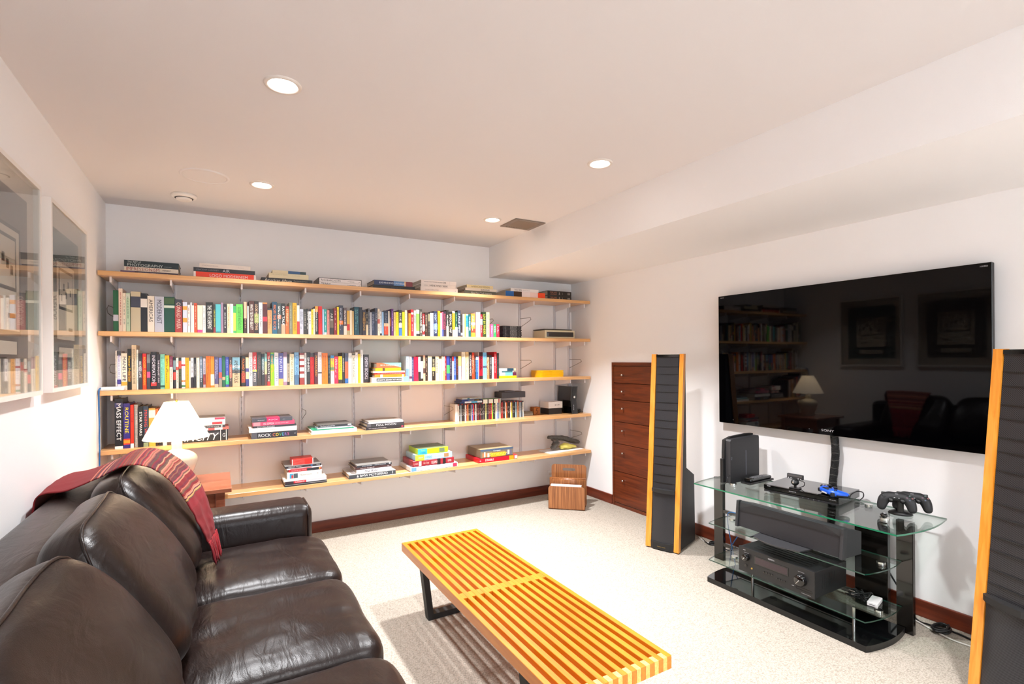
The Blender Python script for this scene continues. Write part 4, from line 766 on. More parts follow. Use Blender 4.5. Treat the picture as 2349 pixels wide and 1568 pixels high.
# second shelf: stack of flat black cases
for k in range(10):
    z0 = Z2 + k * 0.0113
    o = lying(2.922 + random.Random(k).uniform(-.004, .004), 3.120 + random.Random(k + 50).uniform(-.004, .004), 4.09, z0, z0 + 0.0113, '171618', .135, kind='paper', texts=[('THE TAPES VOLUME', .38, .74, 'b0aca8', .5), ('part', .08, .2, '8a8684', .4), ('1984', .82, .93, '8a8684', .4)],
          label='flat black case with white print in a stack, second shelf right end', group='flat black cases stacked on the second shelf', name='media_case', cat='case')
# cream boxy record player
t = thing('tape_recorder', 'cream box-shaped player with black front panel, right end of second shelf', 'player', (3.382, 4.08, Z2))
b = MB(); b.box((0, 0, .004), (.356, .205, .084), bev=.008, seg=3); b.build('body', mat('cream_plastic', 'd8d0b0', .45), t)
b = MB(); b.box((.018, -.003, .018), (.338, .004, .066), bev=.004); b.build('front_panel', BLACKG, t)
b = MB(); b.box((-.004, .012, .085), (.33, .21, .094), bev=.002); b.build('lid', mat('smoked_lid', '35312c', .35), t)
b = MB(); b.box((.028, -.0045, .026), (.034, -.003, .056)); b.build('badge', mat('grey_print', '8f97a8', .5), t)
# third shelf piles
lying(1.697, 1.995, 4.02, Z3, 1.237, 'e6ecef', .24, bands=[(.13, .82, '16222e', .22, .80), (.86, 1, '7fc0cc')], texts=[("INFOGRAPHIC DESIGNERS' SKETCHBOOKS", .145, .81, 'f0f4f4', .34, .5, .01)], label='white book lettered INFOGRAPHIC DESIGNERS SKETCHBOOKS, bottom of its pile, third shelf', group=G3)
lying(1.722, 1.969, 4.02, 1.237, 1.259, 'ec9020', .22, bands=[(.18, .26, 'f2e8d0'), (.9, .95, 'f2e8d0')], texts=[('a guide', .55, .8, 'b05a10', .3)], label='orange book second from the bottom of the mixed pile, third shelf', group=G3)
lying(1.718, 1.967, 4.02, 1.259, 1.273, '9e2a20', .22, texts=[('THE THINKERS OF THE ESTABLISHMENT', .1, .9, 'e0b0a0', .4)], label='dark red thin book in the mixed pile, third shelf', group=G3)
lying(1.710, 1.967, 4.02, 1.273, 1.286, 'ece4d6', .22, texts=[('~~~~', .86, .92, 'c06050', .3)], label='cream thin book in the mixed pile, third shelf', group=G3)
lying(1.728, 1.936, 4.02, 1.286, 1.311, 'f0ce0c', .20, bands=[(.27, .36, '5a3a20')], texts=[('L sans', .8, .93, '6a5a10', .34)], label='yellow book second from the top of the mixed pile, third shelf', group=G3)
o = lying(1.738, 1.936, 4.02, 1.311, 1.352, 'e8683c', .19, texts=[('2014 Compendium', .14, .9, 'f6e4d8', .34, .5, .015)], label='orange and aqua book on top of the mixed pile, third shelf', group=G3)
b = MB(); b.add([(.04, -.0004, .0404), (.198, -.0004, .0404), (.198, -.0004, .004)], [(0, 2, 1)], 0, '86ccc0'); b.add([(.0, .0, .0412), (.198, .0, .0412), (.198, .19, .0412), (.0, .19, .0412)], [(0, 1, 2, 3)], 0, '8fd0c6'); b.build('cover_print', PRINT, o)
lying(2.864, 3.069, 4.10, Z3, 1.220, 'ecc81a', .16, texts=[('M A U S', .38, .7, '7a5a10', .45)], label='yellow book at the bottom of the small four-book pile, third shelf', group=G3)
lying(2.871, 3.066, 4.10, 1.220, 1.250, '6abccc', .15, bands=[(.1, .4, 'a8dcd8'), (.8, 1, '5a2440')], label='sky blue book with dark plum end in the small pile, third shelf', group=G3)
lying(2.871, 3.035, 4.10, 1.250, 1.264, 'e8ece8', .15, bands=[(.25, .95, '37626c')], label='thin white and slate book in the small pile, third shelf', group=G3)
lying(2.875, 3.063, 4.10, 1.264, 1.288, 'ece6da', .15, bands=[(.5, .88, '1f4054'), (.9, .97, 'd8a870')], label='cream and navy book topping the small pile, third shelf', group=G3)
for k in range(9):
    z0 = Z3 + k * 0.0071; rg = random.Random(k + 9)
    lying(3.337 + rg.uniform(-.003, .003), 3.602 + rg.uniform(-.004, .004), 4.09 + rg.uniform(0, .004), z0, z0 + 0.0071, 'f2bf0e', .175, kind='paper', bands=[(.08, .5, 'd9a80c', .35, .6)], label='yellow-spined magazine in the flat stack on the third shelf', group='yellow magazines stacked on the third shelf', name='magazine', cat='magazine')
# router with blue cable
t = thing('network_router', 'flat white router at the left end of the third shelf', 'router', (.018, 4.0, Z3 + .0003))
b = MB(); b.box((0, 0, 0), (.118, .068, .024), bev=.006, seg=3); b.build('body', WHITEP, t)
b = MB(); b.box((.012, -.0008, .009), (.10, 0.001, .0098)); b.build('seam_line', mat('grey_print', '8f97a8', .5), t)
b = MB(); b.tube(spline([(.024, 4.02, 1.213), (.0165, 3.992, 1.211), (.0155, 3.975, 1.19), (.0165, 3.966, 1.10), (.0180, 3.968, 1.0), (.0165, 3.972, .9), (.0185, 3.966, .83), (.0165, 3.970, .74), (.018, 3.97, .45), (.03, 3.97, .02)], 8), 0.0042, 8)
tag(b.build('network_cable', mat('blue_cable', '1f5f9c', .35)), 'blue cable running down the left wall from the white router', 'cable')

# fourth shelf
lying(.434, .707, 4.06, Z4, .902, '262626', .22, kind='box', bands=[(.83, .845, 'd8d8d8'), (.955, .97, 'd8d8d8'), (0, .83, '44444a', .55, .85)], texts=[('INCITY', .06, .80, 'efefef', .62, .42, .05, .35), ('G', .88, .94, 'e0e0e0', .34, .5, .03)], label='black box with big white slanted letters, bottom of the stack beside the lamp', group='boxes and books stacked behind the lamp', name='boxed_game', cat='box')
lying(.542, .712, 4.06, .902, .918, 'e4d8d4', .2, bands=[(.28, .5, 'd05a5a'), (.78, 1, 'd46a60')], label='thin white and red book on the big black box beside the lamp', group='boxes and books stacked behind the lamp')
lying(.532, .690, 4.06, .918, .935, '3a3a3e', .2, bands=[(.84, .9, 'e8e8e8', .25, .75)], texts=[("TV: A MAN'S HOME", .1, .78, 'd0d0d0', .45)], label='slim charcoal book in the stack beside the lamp', group='boxes and books stacked behind the lamp')
lying(.503, .692, 4.06, .935, .989, 'ecebec', .2, kind='box', bands=[(.66, .98, 'c23a56', .72, .98), (.58, .9, 'd8434a', .12, .42)], top='9c9c9a', label='white box with red shapes topping the stack beside the lamp', group='boxes and books stacked behind the lamp', name='boxed_game', cat='box')
lying(.849, 1.146, 3.992, Z4, .871, '28282e', .25, bands=[(0, .12, '50525a')], texts=[('ROCK', .15, .42, 'ececec', .5), ('C', .455, .515, 'd86a50', .5), ('O', .525, .585, 'e8d040', .5), ('V', .595, .65, '50b060', .5), ('E', .665, .705, '50a0c8', .5), ('R', .72, .765, '8a6ac0', .5), ('S', .78, .82, 'c85a9c', .5), ('TASCHEN', .93, .97, 'e0e0e0', .12)], label='black book lettered ROCK COVERS in rainbow letters, fourth shelf', group=G4)
lying(.835, 1.144, 3.992, .871, .903, 'ede8e2', .26, texts=[('THE MUSIC REMEMBERED', .26, .6, 'a89c94', .2), ('a history', .07, .2, 'a89c94', .16)], label='white book directly on the ROCK COVERS book', group=G4)
lying(.864, 1.141, 3.992, .903, .917, '34343a', .25, texts=[("ROCK 'N' ROLL BILLBOARDS", .08, .48, 'd8d8dc', .6, .5, .01)], label='slim charcoal book under the pink one, fourth shelf', group=G4)
lying(.857, 1.130, 3.992, .917, .944, 'c44a6c', .24, bands=[(.02, .18, 'd88a92')], texts=[('LED ZEPPELIN', .25, .5, 'f4d8e0', .5, .5, .02), ('WHOLE LOTTA ART', .52, .85, 'f0c8d4', .28)], label='pink book in the rainbow-lettered stack, fourth shelf', group=G4)
lying(.853, 1.115, 3.992, .944, .970, '4a4a52', .20, bands=[(.36, .68, 'd4205c')], texts=[('ROCK', .40, .64, 'f0c0d0', .4), ('illustrated', .14, .3, 'c8c8cc', .2), ('volume', .75, .82, 'c8c8cc', .2)], label='charcoal book with a hot pink centre, topping its stack on the fourth shelf', group=G4)
lying(1.246, 1.576, 4.004, Z4, .854, 'f0eeec', .26, label='wide white book at the bottom of the green-striped pile, fourth shelf', group=G4)
lying(1.255, 1.554, 4.004, .854, .861, '15a070', .25, kind='paper', label='thin green folder between white and pale blue books, fourth shelf', group=G4)
lying(1.288, 1.541, 4.004, .861, .873, 'c4dcea', .23, bands=[(.86, .93, 'e08aa0', .3, .7)], label='pale blue thin book on the green folder, fourth shelf', group=G4)
lying(1.293, 1.543, 4.004, .873, .892, '2e3238', .23, top='5a5854', bands=[(.86, .97, 'e8e2e2', .3, .8)], texts=[('The International Files', .06, .48, 'd8dce0', .5)], label='charcoal book with a photo cover topping the green-striped pile', group=G4)
lying(1.644, 1.952, 3.998, Z4, .850, '2c282c', .25, bands=[(.92, .97, 'd8405a', .3, .8)], texts=[('NEW YORKERS & PHOTOGRAPHS', .07, .52, 'c8c0c4', .3)], label='dark book under the FULL MOON book, fourth shelf', group=G4)
lying(1.653, 1.950, 3.998, .850, .875, '3c3a3c', .25, bands=[(0, .1, '5c5a5e')], texts=[('FULL MOON', .22, .8, 'f0eef0', .55)], label='charcoal book lettered FULL MOON, fourth shelf', group=G4)
lying(1.666, 1.942, 3.998, .875, .892, 'e4dce4', .24, top='a8a098', texts=[('LARTIGUE', .3, .5, 'a8a0a8', .4)], label='pale grey book on top of the FULL MOON book', group=G4)
# game cases in a row
CASES = ['d8d6d2', '16161a', '8f9ea8', '2c2c30', '1c1a1c', '4a4c50', 'e8e4e0', '7a2c2a', 'e0843c', '303038', '1e1e22', '8a8a8e', '3c5aa8', 'd83038', '26262a', 'e8e6e6', '2a2628', '6a1e26', '1c1a1e', '541c22', '2a2a2c', '24242a', '48484c', '22201e', 'c8d08a', '1a1c22', '262a30', '7c1c22',
         '481418', 'd02c24', '7abf3a', '18181c', '383c30', 'c8c4b8', 'f0ece4', '2c5cb0', '88948c', 'a8b4a4', '7c2c22', 'a82c28', '3c2a28', '201c1c', 'd8d0c8', 'd86a24', '4c2824', '26221e', '1c1a1c', 'e8e4e0', 'd8c430', '3a3a3c', '1e2c34', '161a1e', '9ac0d4', '4c4440', 'e89a6c', '262022', 'b0b8c0', '5a7080', '1c1c1e', 'e4e4dc']
x = 2.475; y = 4.11; rg = random.Random(4); cn_prev = None
def cn(h):
    r, g, bl = [int(h[i:i + 2], 16) for i in (0, 2, 4)]; mx = max(r, g, bl); mn = min(r, g, bl)
    if mx - mn < 28: return 'black' if mx < 56 else 'dark grey' if mx < 110 else 'grey' if mx < 180 else 'white'
    if r == mx: return ('maroon' if mx < 130 else 'red') if g < mx * .45 else 'orange' if g < mx * .78 else 'yellow'
    return 'green' if g == mx else ('navy' if mx < 100 else 'blue')
step = (3.150 - x) / len(CASES)
names = [cn(c) for c in CASES]; used = {}
for i, c in enumerate(CASES):
    w = step; hh = 0.182 if 22 <= i <= 37 else rg.uniform(.150, .156); dd = 0.115
    b = MB(); ww = w - .0005; b.box((0, 0, 0), (ww, dd, hh), 0, c)
    top = 'e8eadc' if 22 <= i <= 37 and i % 5 != 1 else ('a02028' if i % 3 == 0 else '2c2a2c')
    b.add([(0, -.0004, hh * (.8 if 22 <= i <= 37 else .93)), (ww, -.0004, hh * (.8 if 22 <= i <= 37 else .93)), (ww, -.0004, hh), (0, -.0004, hh)], [(0, 1, 2, 3)], 0, top)
    if 22 <= i <= 37: b.add([(0, 0, hh + .0002), (ww, 0, hh + .0002), (ww, dd, hh + .0002), (0, dd, hh + .0002)], [(0, 1, 2, 3)], 0, '6fae3c')
    marks(b, 0, ww, -.0005, hh * .1, hh * .76, 'd8d4d0' if sum(lin(c)) < 1.2 else '3a3434', rg)
    o = b.build('game_case', PRINT, loc=(x, y, Z4 + .0003))
    base = '%s game case on the fourth shelf' % names[i]
    l_ = names[i - 1] if i else None; r_ = names[i + 1] if i + 1 < len(CASES) else None
    key = (names[i], l_, r_); used[key] = used.get(key, 0) + 1
    lab = base + (', leftmost of the row' if l_ is None else ', rightmost of the row' if r_ is None else ', between the %s and %s cases' % (l_, r_))
    if used[key] > 1: lab = '%s case among the game cases, %s from the left of its repeats' % (names[i], ['', '', 'second', 'third', 'fourth', 'fifth'][used[key]])
    tag(o, lab, 'game case', 'game cases in a row on the fourth shelf')
    x += step
b = MB(); b.box((2.446, 4.105, Z4 + .0003), (2.470, 4.225, .980), bev=.002, seg=1); o = b.build('clear_media_box', mat('frosted_clear_plastic', 'd9d9d6', .25, trans=.0)); tag(o, 'clear-white plastic case standing at the left end of the game cases', 'case')
zt = Z4 + .1568
lying(2.500, 2.715, 4.115, zt, zt + .016, '2c3a6c', .13, bands=[(.2, 1, 'e4e8ee'), (.5, .78, '5ab0d8')], label='navy and white case lying lowest on top of the game cases', kind='paper', name='game_case', cat='game case', group='cases lying on the game case row')
lying(2.515, 2.712, 4.115, zt + .016, zt + .034, '24366e', .13, bands=[(.3, .62, '3c78b4', .3, .7), (.62, .95, '2a2624')], texts=[('RATCHET CLANK', .35, .85, 'd8b04c', .35)], kind='paper', label='dark blue case lying middle of three on the game cases', name='game_case', cat='game case', group='cases lying on the game case row')
lying(2.520, 2.700, 4.118, zt + .034, zt + .047, 'b8bcb8', .125, bands=[(.28, .4, '3c6c7c')], texts=[('WRECKERS II', .5, .92, '222222', .5)], kind='paper', label='pale grey case lying uppermost of three on the game cases', name='game_case', cat='game case', group='cases lying on the game case row')
b = MB(); b.box((2.905, 4.09, zt + .0285), (3.16, 4.235, zt + .084), bev=.003, seg=1); b.build('lid_box', mat('charcoal_card', '47474d', .6)); o = bpy.data.objects['lid_box']; o.name = 'flat_box'; tag(o, 'flat charcoal box lying over the right end of the game cases', 'box')
b = MB(); b.box((2.94, 4.10, zt + .0845), (3.05, 4.21, zt + .094)); tag(b.build('thin_case', mat('grey_card', '5e5c60', .6)), 'thin grey case lying on the flat charcoal box', 'case')
lying(3.184, 3.294, 4.17, Z4, .845, 'a8a294', .1, kind='paper', label='small pale grey case, lower of the pair right of the game cases', name='media_case', cat='case', group='two small cases on the fourth shelf')
lying(3.186, 3.290, 4.17, .845, .863, '7c7870', .1, kind='paper', label='small dark grey case, upper of the pair right of the game cases', name='media_case', cat='case', group='two small cases on the fourth shelf')
b = MB(); b.box((3.305, 4.17, Z4 + .0003), (3.375, 4.24, .903), 0, bev=.003, seg=1); b.text('5', (3.34, 4.17, .865), (1, 0, 0), (0, 0, 1), h=.05, mi=1, bold=.03, lift=.0006)
tag(b.build('wooden_block', [wood('block_wood', '8a4f1e', 'b06a2c', .5), mat('block_number', '5a2c0c', .6)]), 'small brown wooden cube bearing a 5 beside the white-lidded box', 'block')
t = thing('gift_box', 'small box with white lid and black base, fourth shelf beside the console', 'box', (3.443, 4.12, Z4 + .0003))
b = MB(); b.box((.004, .004, 0), (.160, .15, .066)); b.build('base', mat('black_card', '1a1a1b', .5), t)
b = MB()
for a in (((0, 0, .06), (.164, .003, .122)), ((0, .151, .06), (.164, .154, .122)), ((0, .003, .06), (.003, .151, .122)), ((.161, .003, .06), (.164, .151, .122)), ((.003, .003, .112), (.161, .151, .115))): b.box(*a)
b.build('lid', mat('white_card', 'e9e9ea', .5), t)
b = MB(); b.text('\u25cf ONE \u25cf', (.1, -.0005, .09), (1, 0, 0), (0, 0, 1), h=.009, bold=.02); b.build('lettering', BLACKP, t)
# black upright console
t = thing('game_console', 'glossy black upright console at the right end of the fourth shelf', 'console', (3.665, 4.04, Z4 + .0003))
b = MB(); b.prism([(0, 0), (.022, .135), (.0, .27), (.225, .27), (.235, .135), (.225, 0)], 0, .072, axis='X'); b.build('shell', BLACKG, t)
b = MB(); b.prism([(-.003, 0), (.019, .135), (-.003, .27), (.0, .27), (.022, .135), (.0, 0)], .012, .06, axis='X'); b.build('front_strip', mat('console_strip', '1d1d20', .3), t)
b = MB(); b.cyl((.036, .006, .165), .011, .004, 24, axis='Y', M=Matrix.Translation((0, .0, 0))); b.build('power_button', CHROME, t)
b = MB(); b.text('XBOX 360', (.024, .004, .06), (0, 0, 1), (-1, 0, 0), h=.009, lift=.001); b.build('lettering', mat('pale_print', 'c8c8cc', .5), t)
t = thing('power_adapter', 'small black adapter lying behind the upright console', 'adapter', (3.765, 4.10, Z4 + .0003))
b = MB(); b.box((0, 0, 0), (.06, .09, .035), bev=.008); b.build('body', BLACKP, t)
b = MB(); b.tube(spline([(.03, .0, .02), (.02, -.03, .03), (.04, -.05, .01), (.05, -.02, .004)], 6), .003, 6); b.build('cord', BLACKP, t)

# bottom shelf
yb = 3.992
lying(1.062, 1.350, yb, Z5, .484, '2a2a2e', .25, bands=[(0, 1, 'e0e0e0', .55, .62)], label='black book at the very bottom of the Motorcycle stack, bottom shelf', group=G5)
lying(1.063, 1.347, yb, .484, .501, 'c8c8d0', .25, bands=[(0, .2, '3a2c34'), (.2, .5, 'c8303c')], texts=[('SUPERBIKES', .24, .46, 'f8e0e0', .5, .5, .02)], label='silver book with a red label near the bottom of the Motorcycle stack', group=G5)
lying(1.054, 1.347, yb, .501, .514, 'ece4da', .255, label='cream thin book under the thick white Motorcycle book', group=G5)
lying(1.077, 1.314, yb, .514, .566, 'f0ece4', .24, bands=[(.07, .17, '3a9ac0', .15, .8), (.12, .17, 'c03038', .15, .6), (.18, .30, '4a5a64', .15, .8), (.76, .763, 'c8c4c0')], texts=[('Motorcycle', .36, .7, '77736e', .3), ('M', .86, .89, '222222', .2)], label='thick white book lettered Motorcycle, bottom shelf', group=G5)
lying(1.089, 1.312, yb, .566, .585, 'b82030', .22, bands=[(.55, .92, '28262e'), (.92, .97, 'e0c860', .3, .8)], texts=[('DUCATI IN THE DREAM', .08, .52, 'f0b8b8', .45, .5, .02)], label='red and black book above the thick white Motorcycle book', group=G5)
lying(1.075, 1.317, yb, .585, .595, 'ece0e0', .23, bands=[(.1, .7, 'c8404c', .2, .7)], label='thin white book below the black Ultimate Garages book', group=G5)
lying(1.063, 1.312, yb, .595, .612, '25252a', .25, top='7c7c7a', bands=[(.7, .76, '3a6aa0', .3, .7), (.86, .96, 'b8b8b8', .4, .6)], texts=[('Ultimate Garages', .06, .5, 'e8e8ea', .5, .5, .02)], label='black book lettered Ultimate Garages under the red disc cases', group=G5)
for k in range(5):
    z0 = .612 + k * .0084
    lying(1.112, 1.258, yb + .02, z0, z0 + .0084, 'd82a22', .13, kind='paper', bands=[(0, .04, 'ecdcd8'), (.96, 1, 'ecdcd8'), (.05, .6, 'f08a80', .4, .6)], top=None, label='thin red disc case in the pile topping the Motorcycle stack', group='red disc cases on the bottom shelf', name='disc_case', cat='case')
lying(1.512, 1.876, yb, Z5, .497, '3c4248', .25, top='c8c2ba', texts=[('& BMW MOTORRAD', .16, .82, 'f0f2f2', .55, .5, .03), ('1', .92, .94, 'e8e8e8', .6, .5, .03)], label='slate grey book with bold white capitals, bottom of its stack, bottom shelf', group=G5)
lying(1.568, 1.841, yb, .497, .528, 'ecebf2', .24, texts=[('The Ride', .22, .6, '3a383c', .6, .5, 0, .2), ('new custom motorcycles', .66, .92, '9a98a0', .16)], label='white book lettered The Ride, bottom shelf', group=G5)
lying(1.560, 1.841, yb, .528, .545, '4a3030', .25, texts=[('Ultimate Garages III', .05, .6, 'f0e8e8', .5, .5, .02), ('ride', .88, .94, 'e8e0e0', .3)], label='brown book lettered Ultimate Garages III, bottom shelf', group=G5)
lying(1.572, 1.844, yb, .545, .562, '2c3038', .25, top='8a8884', bands=[(.92, .96, 'e8e8e8', .3, .8)], texts=[('ROAD RACERS', .14, .42, 'c8d0d8', .45), ('STEPHEN DAVIDSON', .5, .82, 'd8dce0', .35)], label='black book with a grey photo cover, topping The Ride stack', group=G5)
GB = 'boxed games stacked on the bottom shelf'
lying(1.998, 2.415, 3.988, Z5, .499, 'e6eaf4', .27, kind='box', side='6a9ac4', bands=[(.02, .12, '6aa0cc', .1, .9), (.16, .26, 'd4dcf0', .15, .85), (.3, .4, 'dce8f4', .15, .85), (.44, .52, 'c4dcf4', .15, .85), (.58, .68, 'bcd4f0', .15, .85), (.72, .84, 'ccdcf4', .15, .85), (.89, .98, 'd83050', .12, .9)], label='white and pale blue game box, bottom of the four-box stack', group=GB, name='game_box', cat='game box')
lying(2.018, 2.381, 3.988, .499, .547, '9c222e', .26, kind='box', side='6c1c22', bands=[(.14, .2, 'ece4dc', .12, .88), (.72, .79, '22181a', 0, 1), (.58, .66, '2a1a1c', 0, 1)], texts=[('LINES', .02, .12, 'e8b8b0', .3), ('rules of play', .24, .38, 'e0b0a8', .5), ('BACKGAMMON', .44, .58, 'f0e0dc', .5), ('SUPER', .84, .93, 'f0e0e0', .35)], label='dark red game box with white lettering in the four-box stack', group=GB, name='game_box', cat='game box')
lying(2.039, 2.364, 3.988, .547, .595, 'a8d4ee', .24, kind='box', side='88b4cc', bands=[(0, .24, 'e8dc3c'), (.77, .9, 'a87c54', .2, .85)], texts=[('1000', .27, .44, '5c88b0', .4), ('jigsaw', .08, .2, '50a0c8', .35), ('PUZZLE', .52, .68, 'd8d860', .2, .65)], top='dce8ec', label='pale blue and yellow jigsaw box marked 1000, bottom shelf', group=GB, name='game_box', cat='game box')
lying(2.061, 2.327, 3.988, .595, .642, 'b8dc18', .23, kind='box', side='a8c818', bands=[(0, .3, '38b4cc'), (.7, .88, '6c7c5c', .15, .85)], texts=[('1000', .08, .26, '2878a0', .3, .3), ('jigsaw', .1, .24, 'a8d820', .22, .7)], top='64724c', label='lime green jigsaw box with a turquoise end, topping the game boxes', group=GB, name='game_box', cat='game box')
lying(2.616, 3.012, 3.996, Z5, .501, 'cc1228', .27, kind='box', side='8a1420', bands=[(.78, .9, 'e8981c', 0, 1), (.92, .99, 'f0f0ec', .1, .9), (.93, .98, '3c9a50', .1, .2)], texts=[('SCRABBLE', .16, .38, 'f8e8e8', .5, .55, .03, .15), ('10', .03, .06, 'f8f0f0', .3)], label='flat red word game box under the large patterned box, bottom shelf', group='pair of game boxes at the right of the bottom shelf', name='game_box', cat='game box')
lying(2.637, 2.966, 3.996, .501, .579, '7c705c', .26, kind='box', side='5c4a38', bands=[(0, 1, '4c5c74', .78, 1), (.3, .76, 'e8a828', .08, .56), (.05, .28, 'b87c50', .1, .6), (.1, .14, 'e8dcd0', .12, .7), (.2, .26, 'd8c8b8', .08, .55), (.78, .96, '6c6474', .1, .7), (.82, .88, 'd8c8b8', .2, .7)], texts=[('Strategy', .26, .8, 'f8e058', .46, .36, .03, .1), ('Conquest', .38, .6, 'dce8f4', .2, .74, .02)], top='a08c68', label='large patterned box lettered Strategy on the flat red box', group='pair of game boxes at the right of the bottom shelf', name='game_box', cat='game box')
# paper sheet and crumpled cap/bag in the right corner
t = thing('paper_folder', 'white paper folder lying under the grey cap, right end of bottom shelf', 'folder', (3.39, 4.02, Z5 + .0003), R(6))
b = MB(); b.box((0, 0, 0), (.44, .20, .004), bev=.001, seg=1); b.box((.02, .01, .0042), (.43, .195, .0075)); b.build('sheets', mat('white_paper', 'dedbd8', .7), t)
gfab = mat('grey_fabric', '55534f', .75, bump=.6, bscale=60, var=.35, vscale=30); yfab = mat('pale_yellow_fabric', 'd8d06a', .7, bump=.5, bscale=60)
t = thing('folded_umbrella', 'crumpled grey fabric bundle with a pale yellow panel, right end of bottom shelf', 'umbrella', (3.45, 4.14, Z5 + .008))
def lumpy(pts, rads, seed, n=14, flat=.7, amp=.16):
    b = MB(); P = spline(pts, 6); k = len(P); rr = [rads[min(int(i / (k - 1) * (len(rads) - 1)), len(rads) - 2)] * (1 - (i / (k - 1) * (len(rads) - 1)) % 1) + rads[min(int(i / (k - 1) * (len(rads) - 1)) + 1, len(rads) - 1)] * ((i / (k - 1) * (len(rads) - 1)) % 1) for i in range(k)]
    rr[-1] = rads[-1]; vs = []
    for i, p in enumerate(P):
        t_ = (P[min(i + 1, k - 1)] - P[max(i - 1, 0)]).normalized(); a = t_.cross(Vector((0, 0, 1))).normalized(); c_ = a.cross(t_)
        for j in range(n):
            g = 2 * math.pi * j / n; q = rr[i] * (1 + amp * math.sin(3 * g + seed + i * .7) + amp * noise.noise(Vector((i * .5, j * .9, seed))))
            vs.append(p + a * (q * math.cos(g)) + c_ * (q * flat * math.sin(g)))
    fs = [(i * n + j, i * n + (j + 1) % n, (i + 1) * n + (j + 1) % n, (i + 1) * n + j) for i in range(k - 1) for j in range(n)] + [tuple(range(n - 1, -1, -1)), tuple(range((k - 1) * n, k * n))]
    b.add(vs, fs, 0, smooth=True); return b
lumpy([(.02, .03, .125), (.12, .03, .115), (.24, .03, .09), (.36, .03, .055), (.40, .03, .045)], [.022, .034, .036, .032, .012], 2).build('canopy', gfab, t)
lumpy([(.03, .0, .02), (.06, -.01, .04), (.09, .0, .08), (.06, .03, .11)], [.018, .035, .036, .02], 7).build('hood', gfab, t)
lumpy([(.12, -.03, .03), (.18, -.03, .035), (.26, -.025, .025), (.32, -.02, .016)], [.02, .032, .022, .008], 5, flat=.9).build('lining', yfab, t)
def plate(outer, holes, thick, bev=0.0):
    """flat panel with real holes: outline in local XZ, thickness along +Y"""
    cu = bpy.data.curves.new('plate', 'CURVE'); cu.dimensions = '2D'; cu.fill_mode = 'BOTH'; cu.extrude = thick / 2; cu.bevel_depth = bev; cu.bevel_resolution = 1
    for loop in [outer] + holes:
        sp = cu.splines.new('POLY'); sp.points.add(len(loop) - 1); sp.use_cyclic_u = True
        for p, q in zip(sp.points, loop): p.co = (q[0], q[1], 0, 1)
    ob = bpy.data.objects.new('plate', cu); COL.objects.link(ob)
    dg = bpy.context.evaluated_depsgraph_get(); dg.update()
    me = bpy.data.meshes.new_from_object(ob.evaluated_get(dg))
    b = MB(); b.add([(v.co.x, thick / 2 - v.co.z, v.co.y) for v in me.vertices], [tuple(p.vertices) for p in me.polygons])
    bpy.data.objects.remove(ob); bpy.data.curves.remove(cu); bpy.data.meshes.remove(me)
    return b
def rcube(n, px, py, pz):
    """rounded cube: points of a superellipsoid with its own power on each axis, and its faces"""
    bm = bmesh.new(); bmesh.ops.create_cube(bm, size=2.0)
    bmesh.ops.subdivide_edges(bm, edges=bm.edges[:], cuts=n, use_grid_fill=True)
    vs = []
    for v in bm.verts:
        c = v.co; lo, hi = 0.3, 1.0
        for _ in range(30):
            k = (lo + hi) / 2
            if abs(k * c.x) ** px + abs(k * c.y) ** py + abs(k * c.z) ** pz > 1: hi = k
            else: lo = k
        vs.append(c * lo)
    bm.verts.index_update(); fs = [tuple(v.index for v in f.verts) for f in bm.faces]; bm.free()
    return vs, fs
# ---------------------------------------------------------------- sofa
sofa = thing('sofa', 'dark brown leather three-seat sofa along the left wall', 'sofa', (0.0, 0.0, 0.0))
b = MB(); b.box((.06, .80, .06), (1.04, 3.08, .30), bev=.03); b.build('base', LEATHER, sofa)
b = MB(); b.box((.045, .76, .07), (.255, 3.10, .845), bev=.055, seg=4)
for f in range(len(b.sm)): b.sm[f] = True
b.build('back_frame', LEATHER, sofa)
for (y0, y1) in ((2.875, 3.12), (.70, .945)):
    b = MB(); b.box((.06, y0, .07), (1.085, y1, .615), bev=.06, seg=5)
    for f in range(len(b.sm)): b.sm[f] = True
    a = b.build('arm', LEATHER, sofa)
    c = MB(); c.tube([(1.06, p[0], p[1]) for p in rrect(y0 + .012, .08, y1 - .012, .604, .055, 6)] + [(1.06, y1 - .012, .08 + .055)], .006, 8); c.build('piping', LEATHER, a)
for x in (.12, .98):
    for y in (.85, 3.02):
        b = MB(); b.box((x - .03, y - .03, 0), (x + .03, y + .03, .065)); b.build('foot', BLACKM, sofa)
VS, FS = rcube(19, 7, 10, 4)
for k, (y0, y1) in enumerate(((2.27, 2.872), (1.625, 2.265), (.948, 1.62))):
    b = MB(); vs = []
    for q in VS:
        x = .80 + q.x * .325; y = (y0 + y1) / 2 + q.y * (y1 - y0) / 2 * .995; z = .375 + q.z * .095
        if q.z > 0:
            dome = (1 - q.x ** 2) * (1 - q.y ** 4) * .018
            z += dome * q.z
            # creases running back to front near the inner seams
            wr = noise.noise(Vector((x * 4.0, y * 13.0 + k * 7, k * 3.1))) * .011 * (1 - abs(q.x) ** 3)
            wr += noise.noise(Vector((x * 11.0, y * 17.0, k * 5.3))) * .009 * max(0, 1 - abs(q.y)) ** .3
            z += wr * q.z
        if q.x > .5: x += noise.noise(Vector((y * 5, z * 9, k))) * .008
        vs.append((x, y, z))
    b.add(vs, FS, 0, smooth=True); sc_ = b.build('seat_cushion', LEATHER, sofa)
VB, FB = rcube(21, 3.2, 8, 4)
